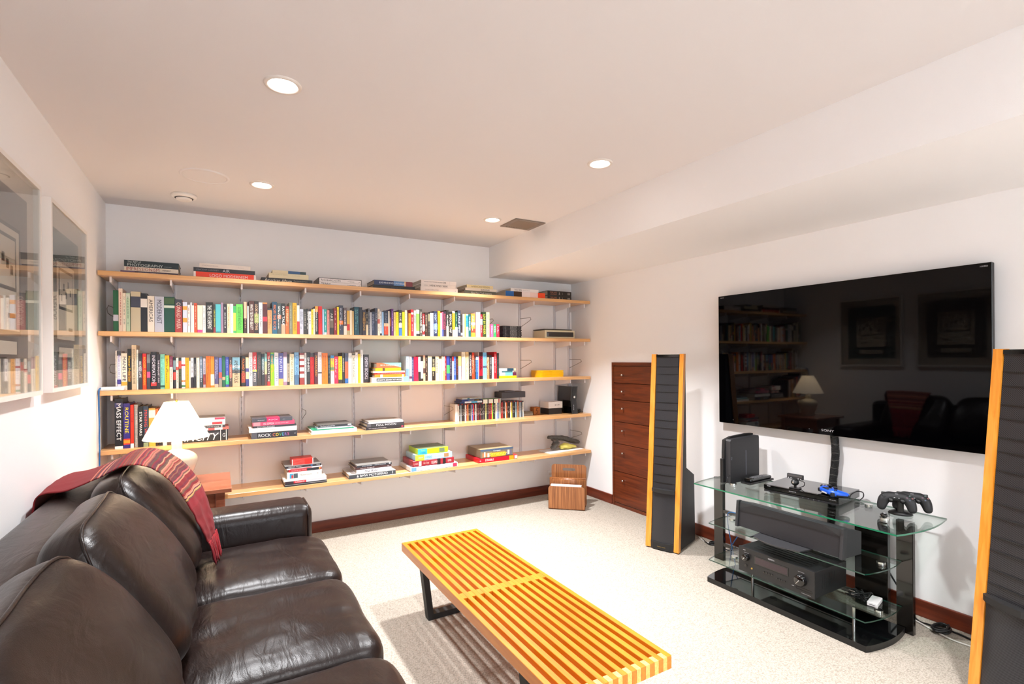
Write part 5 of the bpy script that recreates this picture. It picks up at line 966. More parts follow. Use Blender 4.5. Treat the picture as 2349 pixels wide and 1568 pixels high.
def back_pt(q, y0, y1, k):
    t = (q.z + 1) / 2
    cx = .485 + (.335 - .485) * t; cz = .50 + (.835 - .50) * t
    ht = .132 + .02 * math.sin(math.pi * min(1, t * 1.1)) - .03 * t
    ax = Vector((.91, 0, .41)) * ht          # thickness direction, square to the leaning centre line
    ex = Vector((cx, 0, cz)) + ax * q.x + Vector((-.045, 0, .10)) * (max(0, q.z) ** 3)
    y = (y0 + y1) / 2 + q.y * (y1 - y0) / 2 * (1.0 + .02 * (1 - abs(q.z)))
    d = noise.noise(Vector((ex.x * 5, y * 4.5 + k * 9, ex.z * 3))) * .014
    if q.x > 0: d += noise.noise(Vector((y * 12, ex.z * 2.5, k * 2.2))) * .010 * max(0, .6 - q.z)
    return (ex.x + d, y, ex.z + d * .5)
for k, (y0, y1) in enumerate(((2.275, 2.885), (1.60, 2.27), (.93, 1.595))):
    b = MB(); b.add([back_pt(q, y0, y1, k) for q in VB], FB, 0, smooth=True); bc = b.build('back_cushion', LEATHER, sofa)
    line = []
    for j in range(25):
        yy = -.97 + 1.94 * j / 24; q = Vector((.42, yy * .98, 0)); rem = 1 - abs(q.x) ** 3.2 - abs(q.y) ** 8
        q.z = max(rem, 0.05) ** .25
        p = back_pt(q, y0, y1, k); line.append((p[0] + .001, p[1], p[2] + .002))
    c = MB(); c.tube(line, .0042, 6); c.build('piping', LEATHER, bc)
# ---------------------------------------------------------------- throw over the far end of the sofa back
m_, nt_, bs_ = nodes_of('printed_wool_throw')
a_ = nt_.nodes.new('ShaderNodeVertexColor'); a_.layer_name = 'Col'; nt_.links.new(a_.outputs[0], bs_.inputs['Base Color']); bs_.inputs['Roughness'].default_value = .9; bs_.inputs['Sheen Weight'].default_value = .02
tcn = nt_.nodes.new('ShaderNodeTexCoord'); nn_ = nt_.nodes.new('ShaderNodeTexNoise'); nn_.inputs['Scale'].default_value = 380; nt_.links.new(tcn.outputs['Object'], nn_.inputs['Vector'])
bpn = nt_.nodes.new('ShaderNodeBump'); bpn.inputs['Strength'].default_value = .5; bpn.inputs['Distance'].default_value = .002; nt_.links.new(nn_.outputs['Fac'], bpn.inputs['Height']); nt_.links.new(bpn.outputs[0], bs_.inputs['Normal'])
WOOL = m_
near = spline([(.022, 2.62, .72), (.026, 2.62, .80), (.045, 2.62, .862), (.14, 2.58, .880), (.24, 2.53, .925), (.33, 2.475, .972), (.405, 2.46, .966), (.468, 2.47, .912), (.520, 2.48, .835), (.562, 2.49, .745), (.592, 2.51, .665), (.612, 2.54, .60)], 10)
far = spline([(.022, 3.05, .72), (.026, 3.05, .80), (.050, 3.04, .862), (.14, 3.00, .884), (.24, 2.96, .925), (.33, 2.90, .974), (.42, 2.86, .970), (.50, 2.82, .920), (.565, 2.78, .84), (.605, 2.74, .75), (.628, 2.72, .665), (.638, 2.71, .605)], 10)
NL = len(near); NW = 22
red = '720711'; STR = []
rgs = random.Random(11)
pal = ['b4564c', '5a3c30', '720711', 'b87458', '5e0c26', '74482f', '84121a', 'ab6450', '4a2c24', '840e18', 'bb7c64', '520a28', '720711']
def stripe(f):
    if f < .34: return red
    if f > .80: return red
    if .755 < f < .762: return 'b08a50'
    if f > .765: return '7c0a18'
    i = int((f - .34) / .0052); rr = random.Random(i * 7 + 3); return rr.choice(pal)
sub = 7
vs = []; rows = (NL - 1) * sub + 1
for i in range(rows):
    fi = i / sub; i0 = min(int(fi), NL - 2); u = fi - i0
    A = near[i0].lerp(near[i0 + 1], u); B_ = far[i0].lerp(far[i0 + 1], u); f = i / (rows - 1)
    for j in range(NW + 1):
        v = j / NW; p = A.lerp(B_, v)
        rip = .004 * math.sin(v * 13 + f * 5) * (.3 + .9 * max(0, f - .3)) + .004 * noise.noise(Vector((f * 25, v * 9, 1)))
        up = .012 * math.sin(math.pi * v)
        vs.append((p.x + rip * (1 if f > .5 else .1), p.y, p.z + abs(rip) * .5 + up * (1 - f)))
b = MB()
for i in range(rows - 1):
    c = stripe(i / (rows - 1)); o = len(b.v)
    b.add(vs[i * (NW + 1):(i + 2) * (NW + 1)], [(j, j + 1, NW + 2 + j, NW + 1 + j) for j in range(NW)], 0, c, smooth=True)
throw = b.build('throw_blanket', WOOL)
sol = throw.modifiers.new('thickness', 'SOLIDIFY'); sol.thickness = .004; sol.offset = 1
wl = throw.modifiers.new('join', 'WELD'); wl.merge_threshold = .0002
throw.modifiers.move(1, 0)
tag(throw, 'red wool throw with tartan stripes draped over the far end of the sofa back', 'throw')
rgf = random.Random(3)
b = MB()
for j in range(34):
    v = j / 33; p = near[-1].lerp(far[-1], v); l = rgf.uniform(.085, .115); dx = rgf.uniform(-.006, .012); dy = rgf.uniform(-.02, .02) - .06 * (v - .35)
    b.tube(spline([p, p + Vector((dx * .3 + .010, dy * .3, -l * .4)), p + Vector((dx + .016, dy, -l))], 4), [.0032] * 8 + [.0026], 5, col=rgf.choice([red, '960c1a', '740816']))
b.build('fringe', WOOL, throw)
# ---------------------------------------------------------------- side table and lamp
t = thing('side_table', 'reddish-brown wooden side table between the sofa arm and the bookshelves', 'side table', (0.0, 0.0, 0.0))
b = MB(); b.box((.135, 3.455, .598), (.716, 4.0 - .03, .622), bev=.003); b.build('tabletop', TABW, t)
for x0 in (.165, .632):
    for y0 in (3.49, 3.892):
        b = MB(); b.box((x0, y0, 0), (x0 + .05, y0 + .05, .598), bev=.002, seg=1); b.build('leg', TABW, t)
b = MB(); b.box((.215, 3.505, .485), (.632, 3.525, .598)); b.box((.215, 3.91, .485), (.632, 3.93, .598)); b.box((.18, 3.54, .485), (.20, 3.892, .598)); b.box((.648, 3.54, .485), (.668, 3.892, .598)); b.build('apron', TABW, t)
LX, LY, LZ = .428, 3.74, .6225
t = thing('table_lamp', 'lit white ceramic table lamp with a pleated shade on the side table', 'lamp', (LX, LY, LZ))
CER = mat('cream_ceramic', 'dcd5c2', .22, coat=.6, var=.06, vscale=20)
prof = [(.0001, 0), (.062, 0), (.064, .006), (.066, .018), (.078, .05), (.092, .085), (.105, .12), (.1095, .145), (.107, .163), (.094, .182), (.07, .198), (.045, .208), (.030, .215), (.0275, .225), (.027, .262), (.0001, .264)]
b = MB(); b.lathe([tuple(p) for p in [(q.x, q.y) for q in spline([(r, z, 0) for r, z in prof], 4)]], n=56); b.build('ceramic_base', CER, t)
b = MB(); b.cyl((0, 0, .262), .012, .05, 20); b.cyl((0, 0, .31), .018, .03, 20); b.build('socket', mat('brass', 'b08d4a', .25, metal=1), t)
b = MB(); b.cyl((.02, 0, .315), .004, .02, 12, axis='X'); b.build('switch', BLACKP, t)
ms, nt, bs = nodes_of('pleated_lampshade_fabric')
nt.nodes.remove(bs); o_ = nt.nodes['Material Output']; df = nt.nodes.new('ShaderNodeBsdfDiffuse'); tl = nt.nodes.new('ShaderNodeBsdfTranslucent'); mx = nt.nodes.new('ShaderNodeMixShader'); em = nt.nodes.new('ShaderNodeEmission'); ad = nt.nodes.new('ShaderNodeAddShader')
df.inputs[0].default_value = (.85, .80, .72, 1); tl.inputs[0].default_value = (.9, .82, .70, 1); mx.inputs[0].default_value = .5; em.inputs[0].default_value = (1, .86, .68, 1); em.inputs[1].default_value = .55
nt.links.new(df.outputs[0], mx.inputs[1]); nt.links.new(tl.outputs[0], mx.inputs[2]); nt.links.new(mx.outputs[0], ad.inputs[0]); nt.links.new(em.outputs[0], ad.inputs[1]); nt.links.new(ad.outputs[0], o_.inputs[0])
b = MB(); b.lathe([(.174, .285), (.118, .40), (.064, .508)], n=170, pleat=-.022); b.lathe([(.172, .2855), (.116, .40), (.062, .5075)], n=170, pleat=-.022); sh = b.build('lamp_shade', ms, t)
b = MB()
b.tube([(.0615 * math.cos(R(a)), .0615 * math.sin(R(a)), .506) for a in range(0, 361, 15)], .0016, 6)
for a in (0, 120, 240): b.tube([(.061 * math.cos(R(a)), .061 * math.sin(R(a)), .506), (0, 0, .50)], .0014, 6)
b.cyl((0, 0, .495), .006, .025, 12); b.build('shade_ring', MATS['brass'], sh)
b = MB(); b.ball((0, 0, .375), .03, sz=1.25); bu = b.build('bulb', mat('lit_bulb', 'ffffff', .5, emit='ffe2b8', estr=18), t)
l = bpy.data.lights.new('lamp_bulb_light', 'POINT'); l.energy = 1.5; l.color = (1, .86, .68); l.shadow_soft_size = .035
lo = bpy.data.objects.new('lamp_bulb_light', l); lo.location = (LX, LY, LZ + .435); COL.objects.link(lo)
t = thing('lamp_cord', 'small chrome cord switch behind the red throw beside the lamp', 'switch', (.318, 3.93, .6225))
b = MB(); b.cyl((0, 0, 0), .02, .006, 20); b.cyl((0, 0, .006), .006, .13, 14); b.ball((0, 0, .155), .022, sz=1.2); b.build('knob', CHROME, t)

# ---------------------------------------------------------------- slatted bench
t = thing('slatted_bench', 'honey-coloured slatted wooden bench with black legs on the carpet', 'bench', (1.53, 1.241, 0))
NS = 12; BW = .464; sw = .0215; gap = (BW - NS * sw) / (NS - 1); BL = 1.524; zt, zb_ = .356, .310
for k in range(NS):
    x = k * (sw + gap); b = MB(); b.box((x, .0, zb_), (x + sw, BL, zt), 0, bev=.0012, seg=1)
    m_i = HONEY
    b.build('slat', [m_i, HONEYE], t)
for (y0, y1) in ((0.0, .03), (.745, .795), (BL - .03, BL)):
    b = MB()
    for k in range(NS - 1):
        x = k * (sw + gap) + sw; b.box((x + .0002, y0 + .0002, zb_ + .001), (x + gap - .0002, y1 - .0002, zt - .0006))
    b.build('crossbar', HONEYE if y0 == 0 else HONEY, t)
for yc in (.295, 1.325):
    b = MB(); w2 = .024
    xl0, xl1 = .035, .072; th = .032
    pts_o = [(xl0, zb_), (xl1, 0), (BW - xl1, 0), (BW - xl0, zb_)]; pts_i = [(xl0 + th, zb_), (xl1 + th - .004, .030), (BW - xl1 - th + .004, .030), (BW - xl0 - th, zb_)]
    for a0, a1, c1, c0 in ((0, 1, 1, 0), (1, 2, 2, 1), (2, 3, 3, 2)):
        b.prism([pts_o[a0], pts_o[a1], pts_i[c1], pts_i[c0]], yc - w2, yc + w2, axis='Y')
    b.box((xl0, yc - w2, zb_ - .012), (BW - xl0, yc + w2, zb_ - .0004))
    b.build('leg', BLACKM, t)

# ---------------------------------------------------------------- magazine rack
t = thing('magazine_rack', 'bent walnut plywood magazine rack on the floor in the far right corner', 'magazine rack', (3.256, 3.861, 0), R(-43.2))
RW = .33
def rack_panel(x0, x1, z0, z1, r, hole=None):
    out = [(x0, z0), (x1, z0)] + arc(x1 - r, z1 - r, r, 0, 90, 6) + arc(x0 + r, z1 - r, r, 90, 180, 6)
    return plate(out, [hole] if hole else [], .006)
b = rack_panel(0, RW, .012, .212, .025); b.build('front_panel', WALNUT, t)
hole = rrect(.105, .312, .225, .338, .0129, 6)
b = rack_panel(0, RW, .012, .372, .03, hole); o = b.build('back_panel', WALNUT, t); o.location = (0, .205, 0)
prof = [(.003, .018), (.008, .006), (.02, .003), (.062, .003), (.074, .012), (.079, .03), (.086, .235), (.092, .258), (.106, .268), (.120, .258), (.126, .235), (.133, .03), (.138, .012), (.150, .003), (.192, .003), (.204, .006), (.208, .018)]
P = spline([(0, y, z) for y, z in prof], 4); n = len(P); b = MB(); vs = []
for i, p in enumerate(P):
    tn = (P[min(i + 1, n - 1)] - P[max(i - 1, 0)]).normalized(); nr = Vector((0, -tn.z, tn.y)) * .003
    for x in (0, RW): vs += [(x, (p + nr).y, (p + nr).z), (x, (p - nr).y, (p - nr).z)]
fs = []
for i in range(n - 1):
    a = i * 4; c = a + 4
    fs += [(a, a + 2, c + 2, c), (a + 1, c + 1, c + 3, a + 3), (a, c, c + 1, a + 1), (a + 2, a + 3, c + 3, c + 2)]
b.add(vs, fs, 0, smooth=True); b.build('folded_divider', WALNUT, t)
b = MB(); b.box((.02, .010, .006), (.30, .052, .222), bev=.002); ob = b.build('paper_stack', mat('white_paper', 'dedbd8', .7), loc=(3.256, 3.861, 0), rot=R(-43.2)); tag(ob, 'white papers standing in the front pocket of the walnut rack', 'papers')

# ---------------------------------------------------------------- built-in drawer cabinet
t = thing('drawer_cabinet', 'tall reddish-brown built-in drawer cabinet set into the right wall', 'cabinet', (W, 0, 0))
b = MB(); b.box((-.012, 3.645, 0), (0, 3.672, 1.335)); b.box((-.012, 3.07, 1.303), (0, 3.645, 1.335)); b.box((-.012, 3.05, 0), (0, 3.07, 1.335)); b.build('frame', CABW, t)
b = MB(); b.box((-.004, 3.071, .03), (0, 3.644, 1.302)); b.build('carcass', mat('dark_gap', '1a0c06', .8), t)
b = MB(); b.box((-.009, 3.072, 0), (-.0042, 3.643, .028)); b.build('plinth', CABW, t)
zz = [1.301, 1.143, .988, .785, .582, .325, .032]; kz = [1.219, 1.068, .913, .710, .506, .255]
for k in range(6):
    b = MB(); b.box((-.011, 3.073, zz[k + 1] + .0025), (-.0042, 3.643, zz[k] - .0025), bev=.001, seg=1); dr = b.build('drawer', CABW, t)
    b = MB(); b.lathe([(.0001, -.042), (.008, -.042), (.010, -.036), (.006, -.030), (.0045, -.0111)], n=16, axis='X', c=(0, 3.51, kz[k])); b.build('knob', CHROME, dr)

# ---------------------------------------------------------------- wall outlet
t = thing('wall_outlet', 'white wall outlet low on the back wall behind the magazine rack', 'outlet', (3.584, D, .175))
b = MB(); b.box((-.036, -.005, -.058), (.036, 0, .058), bev=.002, seg=1); b.build('cover_plate', WHITEP, t)
for z in (-.02, .02):
    b = MB(); b.box((-.016, -.0065, z - .013), (.016, -.0051, z + .013)); so = b.build('socket', WPAINT, t)
    b = MB(); b.box((-.008, -.0068, z - .005), (-.006, -.0066, z + .005)); b.box((.006, -.0068, z - .005), (.008, -.0066, z + .005)); b.build('slot', BLACKP, so)

# ---------------------------------------------------------------- tall panel loudspeakers
def tower(loc, rot, label):
    t = thing('loudspeaker', label, 'loudspeaker', (*loc, 0), rot, 'pair of tall panel loudspeakers')
    w = .248; HT = 1.402; lean = .125
    def yf(z): return lean * z / HT
    b = MB()      # cabinet: thin leaning column with a deep bass box below
    b.prism([(.018, .012), (yf(HT) + .018, HT - .004), (yf(HT) + .042, HT - .004), (.172, .575), (.318, .50), (.330, .012)], .026, w - .012, axis='X')
    b.build('cabinet', BLACKM, t)
    for s in (0, 1):
        b = MB()
        def q(u, z): return u if s == 0 else w - u
        z0, z1 = .008, HT
        vs = []
        for z, uo, ui in ((z0, .0, .038), (z1, .002, .034)):
            for u in (uo, ui):
                for dy in (-.012 if u == uo else -.006, .024): vs.append((q(u, z), yf(z) + dy, z))
        b.add(vs, [(0, 2, 6, 4), (1, 5, 7, 3), (0, 4, 5, 1), (2, 3, 7, 6), (0, 1, 3, 2), (4, 6, 7, 5)], 0)
        b.build('wood_strip', OAKS, t)
    n = 10
    def panel(z0, z1, bulge, mt, nm, parent, off=0.0):
        b = MB(); vs = []
        for z in (z0, z1):
            for i in range(n + 1):
                u = .039 + (w - .078) * i / n; vs.append((u, yf(z) - .002 - off + bulge * (1 - (2 * i / n - 1) ** 2) * -1, z))
        b.add(vs, [(i, i + 1, n + 2 + i, n + 1 + i) for i in range(n)], 0, smooth=True)
        return b.build(nm, mt, parent)
    panel(.43, HT - .022, -.004, grille_mat('electrostatic_mesh', 190), 'grille', t)
    panel(.055, .405, .014, GRILLE, 'grille', t)
    b = MB(); b.prism([(.038, -.016), (.06, -.03), (w / 2, -.036), (w - .06, -.03), (w - .038, -.016), (w - .038, .02), (.038, .02)], .405, .43, M=Matrix.Translation((0, yf(.41), 0))); b.build('divider_bar', BLACKM, t)
    b = MB(); b.prism([(.038, -.004), (.06, -.016), (w / 2, -.020), (w - .06, -.016), (w - .038, -.004), (w - .038, .02), (.038, .02)], .006, .056); fb = b.build('foot_panel', BLACKM, t)
    b = MB(); b.text('MARTIN LOGAN', (w / 2, -.0205, .028), (1, 0, 0), (0, 0, 1), w=.06, h=.0045, bold=.02); b.build('lettering', mat('gold_print', 'b89a50', .4, metal=.6), fb)
    b = MB(); b.prism([(.038, -.008), (w - .038, -.008), (w - .038, .03), (.038, .03)], HT - .022, HT - .003, M=Matrix.Translation((0, lean, 0))); b.build('top_cap', BLACKG, t)
    zs = [HT - .022 - (HT - .452) * (k + 1) / 14.6 for k in range(14)]
    for k, z in enumerate(zs):
        b = MB(); zc = z + (.006 if k % 2 else -.004); b.box((.040, yf(zc) - .004, zc - .002), (w - .040, yf(zc) - .0005, zc + .002)); b.build('spar', BLACKM, t)
    return t
tower((3.350, 2.730), R(-70.5), 'tall black panel loudspeaker with honey wood edges in front of the drawer cabinet')
tower((3.28, .86), R(-115), 'tall black panel loudspeaker cut off by the right edge of the photo')

# ---------------------------------------------------------------- television
t = thing('television', 'large black flat television hanging on the right wall', 'television', (3.812, 0, 0))
TX = 3.812
b = MB(); b.box((0, .940, .904), (.030, 2.452, 1.817), bev=.003, seg=1); b.build('casing', BLACKP, t)
b = MB(); b.box((-.0035, .942, .906), (-.0002, 2.450, 1.815)); b.build('screen', mat('television_screen_glass', '020203', .03, coat=0.0, spec=.22), t)
b = MB(); b.box((.0301, 1.35, 1.1), (W - 3.812, 2.05, 1.6)); b.build('wall_mount', BLACKM, t)
b = MB(); pr = mat('silver_print', 'b4b4b8', .35)
b.text('SONY', (-.0036, 1.690, .932), (0, -1, 0), (0, 0, 1), w=.075, h=.013, bold=.02); b.build('brand_lettering', pr, t)
b = MB(); b.text('BRAVIA', (-.0036, 2.418, 1.803), (0, -1, 0), (0, 0, 1), h=.006, bold=.01); b.build('corner_lettering', pr, t)
b = MB(); b.text('HX850', (-.0036, .968, 1.800), (0, -1, 0), (0, 0, 1), h=.007, bold=.01); b.build('corner_lettering', pr, t)
b = MB(); b.cyl((-.0042, 1.80, .930), .0018, .0006, 10, axis='X'); b.build('sensor', pr, t)
b = MB(); b.cyl((-.0042, 2.335, .932), .002, .0006, 10, axis='X'); b.build('indicator', pr, t)
b = MB(); rgc = random.Random(2); pts = spline([(3.845, 1.672, .903), (3.842, 1.664, .80), (3.846, 1.674, .70), (3.838, 1.680, .60), (3.845, 1.690, .45), (3.848, 1.70, .30)], 10); b.tube(pts, .019, 12)
for i in range(0, len(pts) - 1, 1):
    for s in (0, .5):
        p = pts[i].lerp(pts[i + 1], s)
        b.tube([(p.x + .0205 * math.cos(a), p.y + .0205 * math.sin(a), p.z + .003 * math.sin(3 * a + i)) for a in [k * math.pi / 5 for k in range(11)]], .0022, 4, mi=1 if (i * 2 + int(s * 2)) % 9 == 2 else 0)
tag(b.build('cable_sleeve', [BLACKP, mat('cable_fleck', '55534f', .5)]), 'black ribbed cable sleeve hanging below the television', 'cable')

# ---------------------------------------------------------------- glass media stand
t = thing('media_stand', 'black media stand with curved clear glass shelves under the television', 'tv stand', (0, 0, 0))
def dshape(xf, xb, yl, yr, bulge, rf=.012):
    r = [(xf + (xb - xf) * k / 12, yr - bulge * math.sin(math.pi * (k / 12)) - .012 * k / 12) for k in range(13)]
    l = [(xf + (xb - xf) * (1 - k / 12), yl + bulge * math.sin(math.pi * (1 - k / 12)) + .012 * (1 - k / 12)) for k in range(13)]
    return [(xf + .001, yr + .003)] + r[1:] + l[:-1] + [(xf + .001, yl - .003)]
b = MB(); b.prism(dshape(3.31, 3.79, 2.262, 1.122, .028), .557, .565, 0, side_mi=1); b.build('glass_top', [SHGLASS, GEDGE], t)
for z in (.355, .13):
    b = MB(); b.prism(dshape(3.268, 3.592, 2.118, 1.236, .02), z - .006, z, 0, side_mi=1); b.build('glass_shelf', [SHGLASS, mat('dark_glass_edge', '0c3a2e', .1, coat=.5)], t)
b = MB(); b.prism(dshape(3.243, 3.59, 2.11, 1.222, .022), 0, .03, 0, side_mi=1); b.build('base', [BLACKG, mat('rough_black_edge', '0e0e0e', .4)], t)
PANEL = mat('black_lacquered_panel', '100d0b', .14, coat=.5)
for (y0, y1) in ((1.178, 1.25), (2.262, 2.335)):
    b = MB(); b.box((3.596, y0, 0), (3.622, y1, .5565), bev=.002, seg=1); b.build('side_post', PANEL, t)
b = MB(); b.box((3.73, 1.345, 0), (3.76, 1.508, .5565), bev=.002, seg=1); b.build('rear_panel', PANEL, t)
b = MB()
for z in (.100, .325):
    b = MB(); b.box((3.597, 1.25, z), (3.612, 2.262, z + .022)); b.build('shelf_rail', PANEL, t)
for (x, y) in ((3.512, 1.262), (3.484, 2.098)):
    b = MB(); b.cyl((x, y, .5651), .021, .010, 28); b.build('glass_fixing', CHROME, t)
for (x, y, z) in ((3.476, 1.262, .3551), (3.44, 2.07, .3551), (3.438, 1.258, .1301), (3.427, 2.05, .1301), (3.70, 1.42, .5651)):
    b = MB(); b.cyl((x, y, z), .019, .009, 28); b.build('glass_fixing', CHROME, t)
for (y) in (1.35, 1.905):
    b = MB(); b.cyl((3.395, y, .0301), .008, .0935, 20); b.build('support_tube', CHROME, t)

# items on the glass top
GT = .5652
t = thing('game_console', 'matte black upright console standing at the left end of the glass top', 'console', (3.49, 2.118, GT))
b = MB(); b.prism([(0, 0), (.0, .27), (.01, .281), (.29, .287), (.295, .275), (.295, .02), (.285, 0)], .004, .040, axis='Y'); b.build('shell', DARKG, t)
b = MB(); b.prism([(-.012, .0), (-.010, .20), (-.004, .275), (.06, .292), (.22, .300), (.285, .297), (.27, .0)], .041, .062, axis='Y'); b.build('side_cover', BLACKM, t)
b = MB(); b.box((-.022, .043, 0), (-.0005, .066, .155), bev=.002, seg=1); b.build('stand', BLACKP, t)
b = MB(); b.text('PS3', (.012, .0035, .16), (0, 0, 1), (-1, 0, 0), h=.009); b.box((.155, .0034, .04), (.158, .0039, .20)); b.build('lettering', mat('grey_print', '8f97a8', .5), t)
b = MB(); b.tube(spline([(.0, .012, .05), (-.028, .004, .045), (-.034, .0, .02), (-.030, .02, .004), (-.012, .03, .003)], 6), .003, 6); b.build('cord', BLACKP, t)
t = thing('cordless_phone', 'black remote handset lying on a charging tray beside the upright console', 'remote control', (3.555, 2.062, GT), R(2))
b = MB(); b.box((0, -.035, 0), (.26, .035, .012), bev=.005); b.build('tray', BLACKP, t)
b = MB(); b.box((.02, -.026, .012), (.25, .026, .032), bev=.009, seg=3); bd = b.build('handset', BLACKG, t)
b = MB(); b.box((.022, -.020, .0325), (.05, .020, .0335), bev=.0); b.build('silver_tip', CHROME, bd)
b = MB()
for i in range(8):
    for j in range(3): b.box((.07 + i * .017, -.017 + j * .013, .0322), (.08 + i * .017, -.009 + j * .013, .0342))
b.build('button', mat('grey_keys', '77777a', .4), bd)
t = thing('disc_player', 'slim gloss black disc player on the glass top beneath the blue controller', 'disc player', (3.485, 1.887, GT), R(-83.1))
BP = mat('gloss_black_top', '0b0b0c', .12, coat=.6)
b = MB(); b.box((.0, .006, .006), (.40, .295, .049), bev=.003); b.build('casing', BP, t)
b = MB(); b.box((-.001, -.004, .022), (.401, .0058, .049), bev=.002, seg=1); fp = b.build('front_panel', BLACKG, t)
b = MB(); b.box((.0, -.001, .008), (.40, .0058, .019)); b.build('lower_strip', mat('console_strip', '1d1d20', .3), t)
b = MB(); b.text('SONY', (.03, -.0042, .043), (1, 0, 0), (0, 0, 1), h=.0055, bold=.03); b.build('brand_lettering', mat('pale_print', 'c8c8cc', .5), fp)
b = MB(); b.text('BLU-RAY 3D', (.165, -.0042, .036), (1, 0, 0), (0, 0, 1), h=.005); b.build('lettering', mat('pale_print', 'c8c8cc', .5), fp)
b = MB(); b.text('Blu-ray Disc', (.375, -.0042, .033), (1, 0, 0), (0, 0, 1), h=.006, bold=.02)
b.build('lettering', mat('pale_print', 'c8c8cc', .5), fp)
for k in range(4):
    b = MB(); b.cyl((.22 + k * .028, -.0016, .0135), .0014, .001, 8, axis='Y'); b.build('indicator', mat('pale_print', 'c8c8cc', .5), fp)
for x in (.03, .36):
    for y in (.03, .26):
        b = MB(); b.cyl((x, y, 0), .012, .006, 16); b.build('foot', BLACKP, t)
b = MB(); b.tube(spline([(.36, .296, .03), (.41, .30, .035), (.43, .26, .02), (.425, .22, .004)], 6), .003, 6); b.build('cord', BLACKP, t)
t = thing('web_camera', 'small black bar camera with round lens standing on the disc player', 'camera', (3.535, 1.727, GT + .0492), R(-84))
b = MB(); b.box((-.028, -.018, 0), (.028, .018, .006), bev=.002); b.cyl((0, 0, .006), .007, .012, 14); b.build('base', BLACKP, t)
b = MB(); b.ball((0, 0, .038), .0205); b.lathe([(.0001, -.026), (.006, -.026), (.008, -.022), (.014, -.021), (.016, -.013), (.0165, -.008)], c=(0, 0, .038), axis='Y', n=28); hd = b.build('lens_housing', BLACKP, t)
b = MB(); b.lathe([(.0001, -.027), (.0045, -.027), (.0055, -.0262)], c=(0, 0, .038), axis='Y', n=18); b.build('lens', CHROME, hd)
b = MB(); b.box((-.045, -.006, .054), (.045, .010, .083), bev=.004); bb = b.build('microphone_bar', DARKG, t)
b = MB(); b.box((-.040, -.0072, .069), (.040, -.0061, .078)); b.build('mesh_strip', mat('grey_mesh', '5a5a5c', .4, metal=.4), bb)
for x in (-.034, -.02, .02, .034):
    b = MB(); b.cyl((x, -.0075, .060), .0028, .001, 12, axis='Y'); b.build('microphone_hole', mat('pale_print', 'c8c8cc', .5), bb)
b = MB(); b.tube(spline([(.01, .012, .05), (.04, .02, .04), (.035, .03, .018), (.01, .03, .003)], 6), .0022, 6); b.build('cord', BLACKP, t)
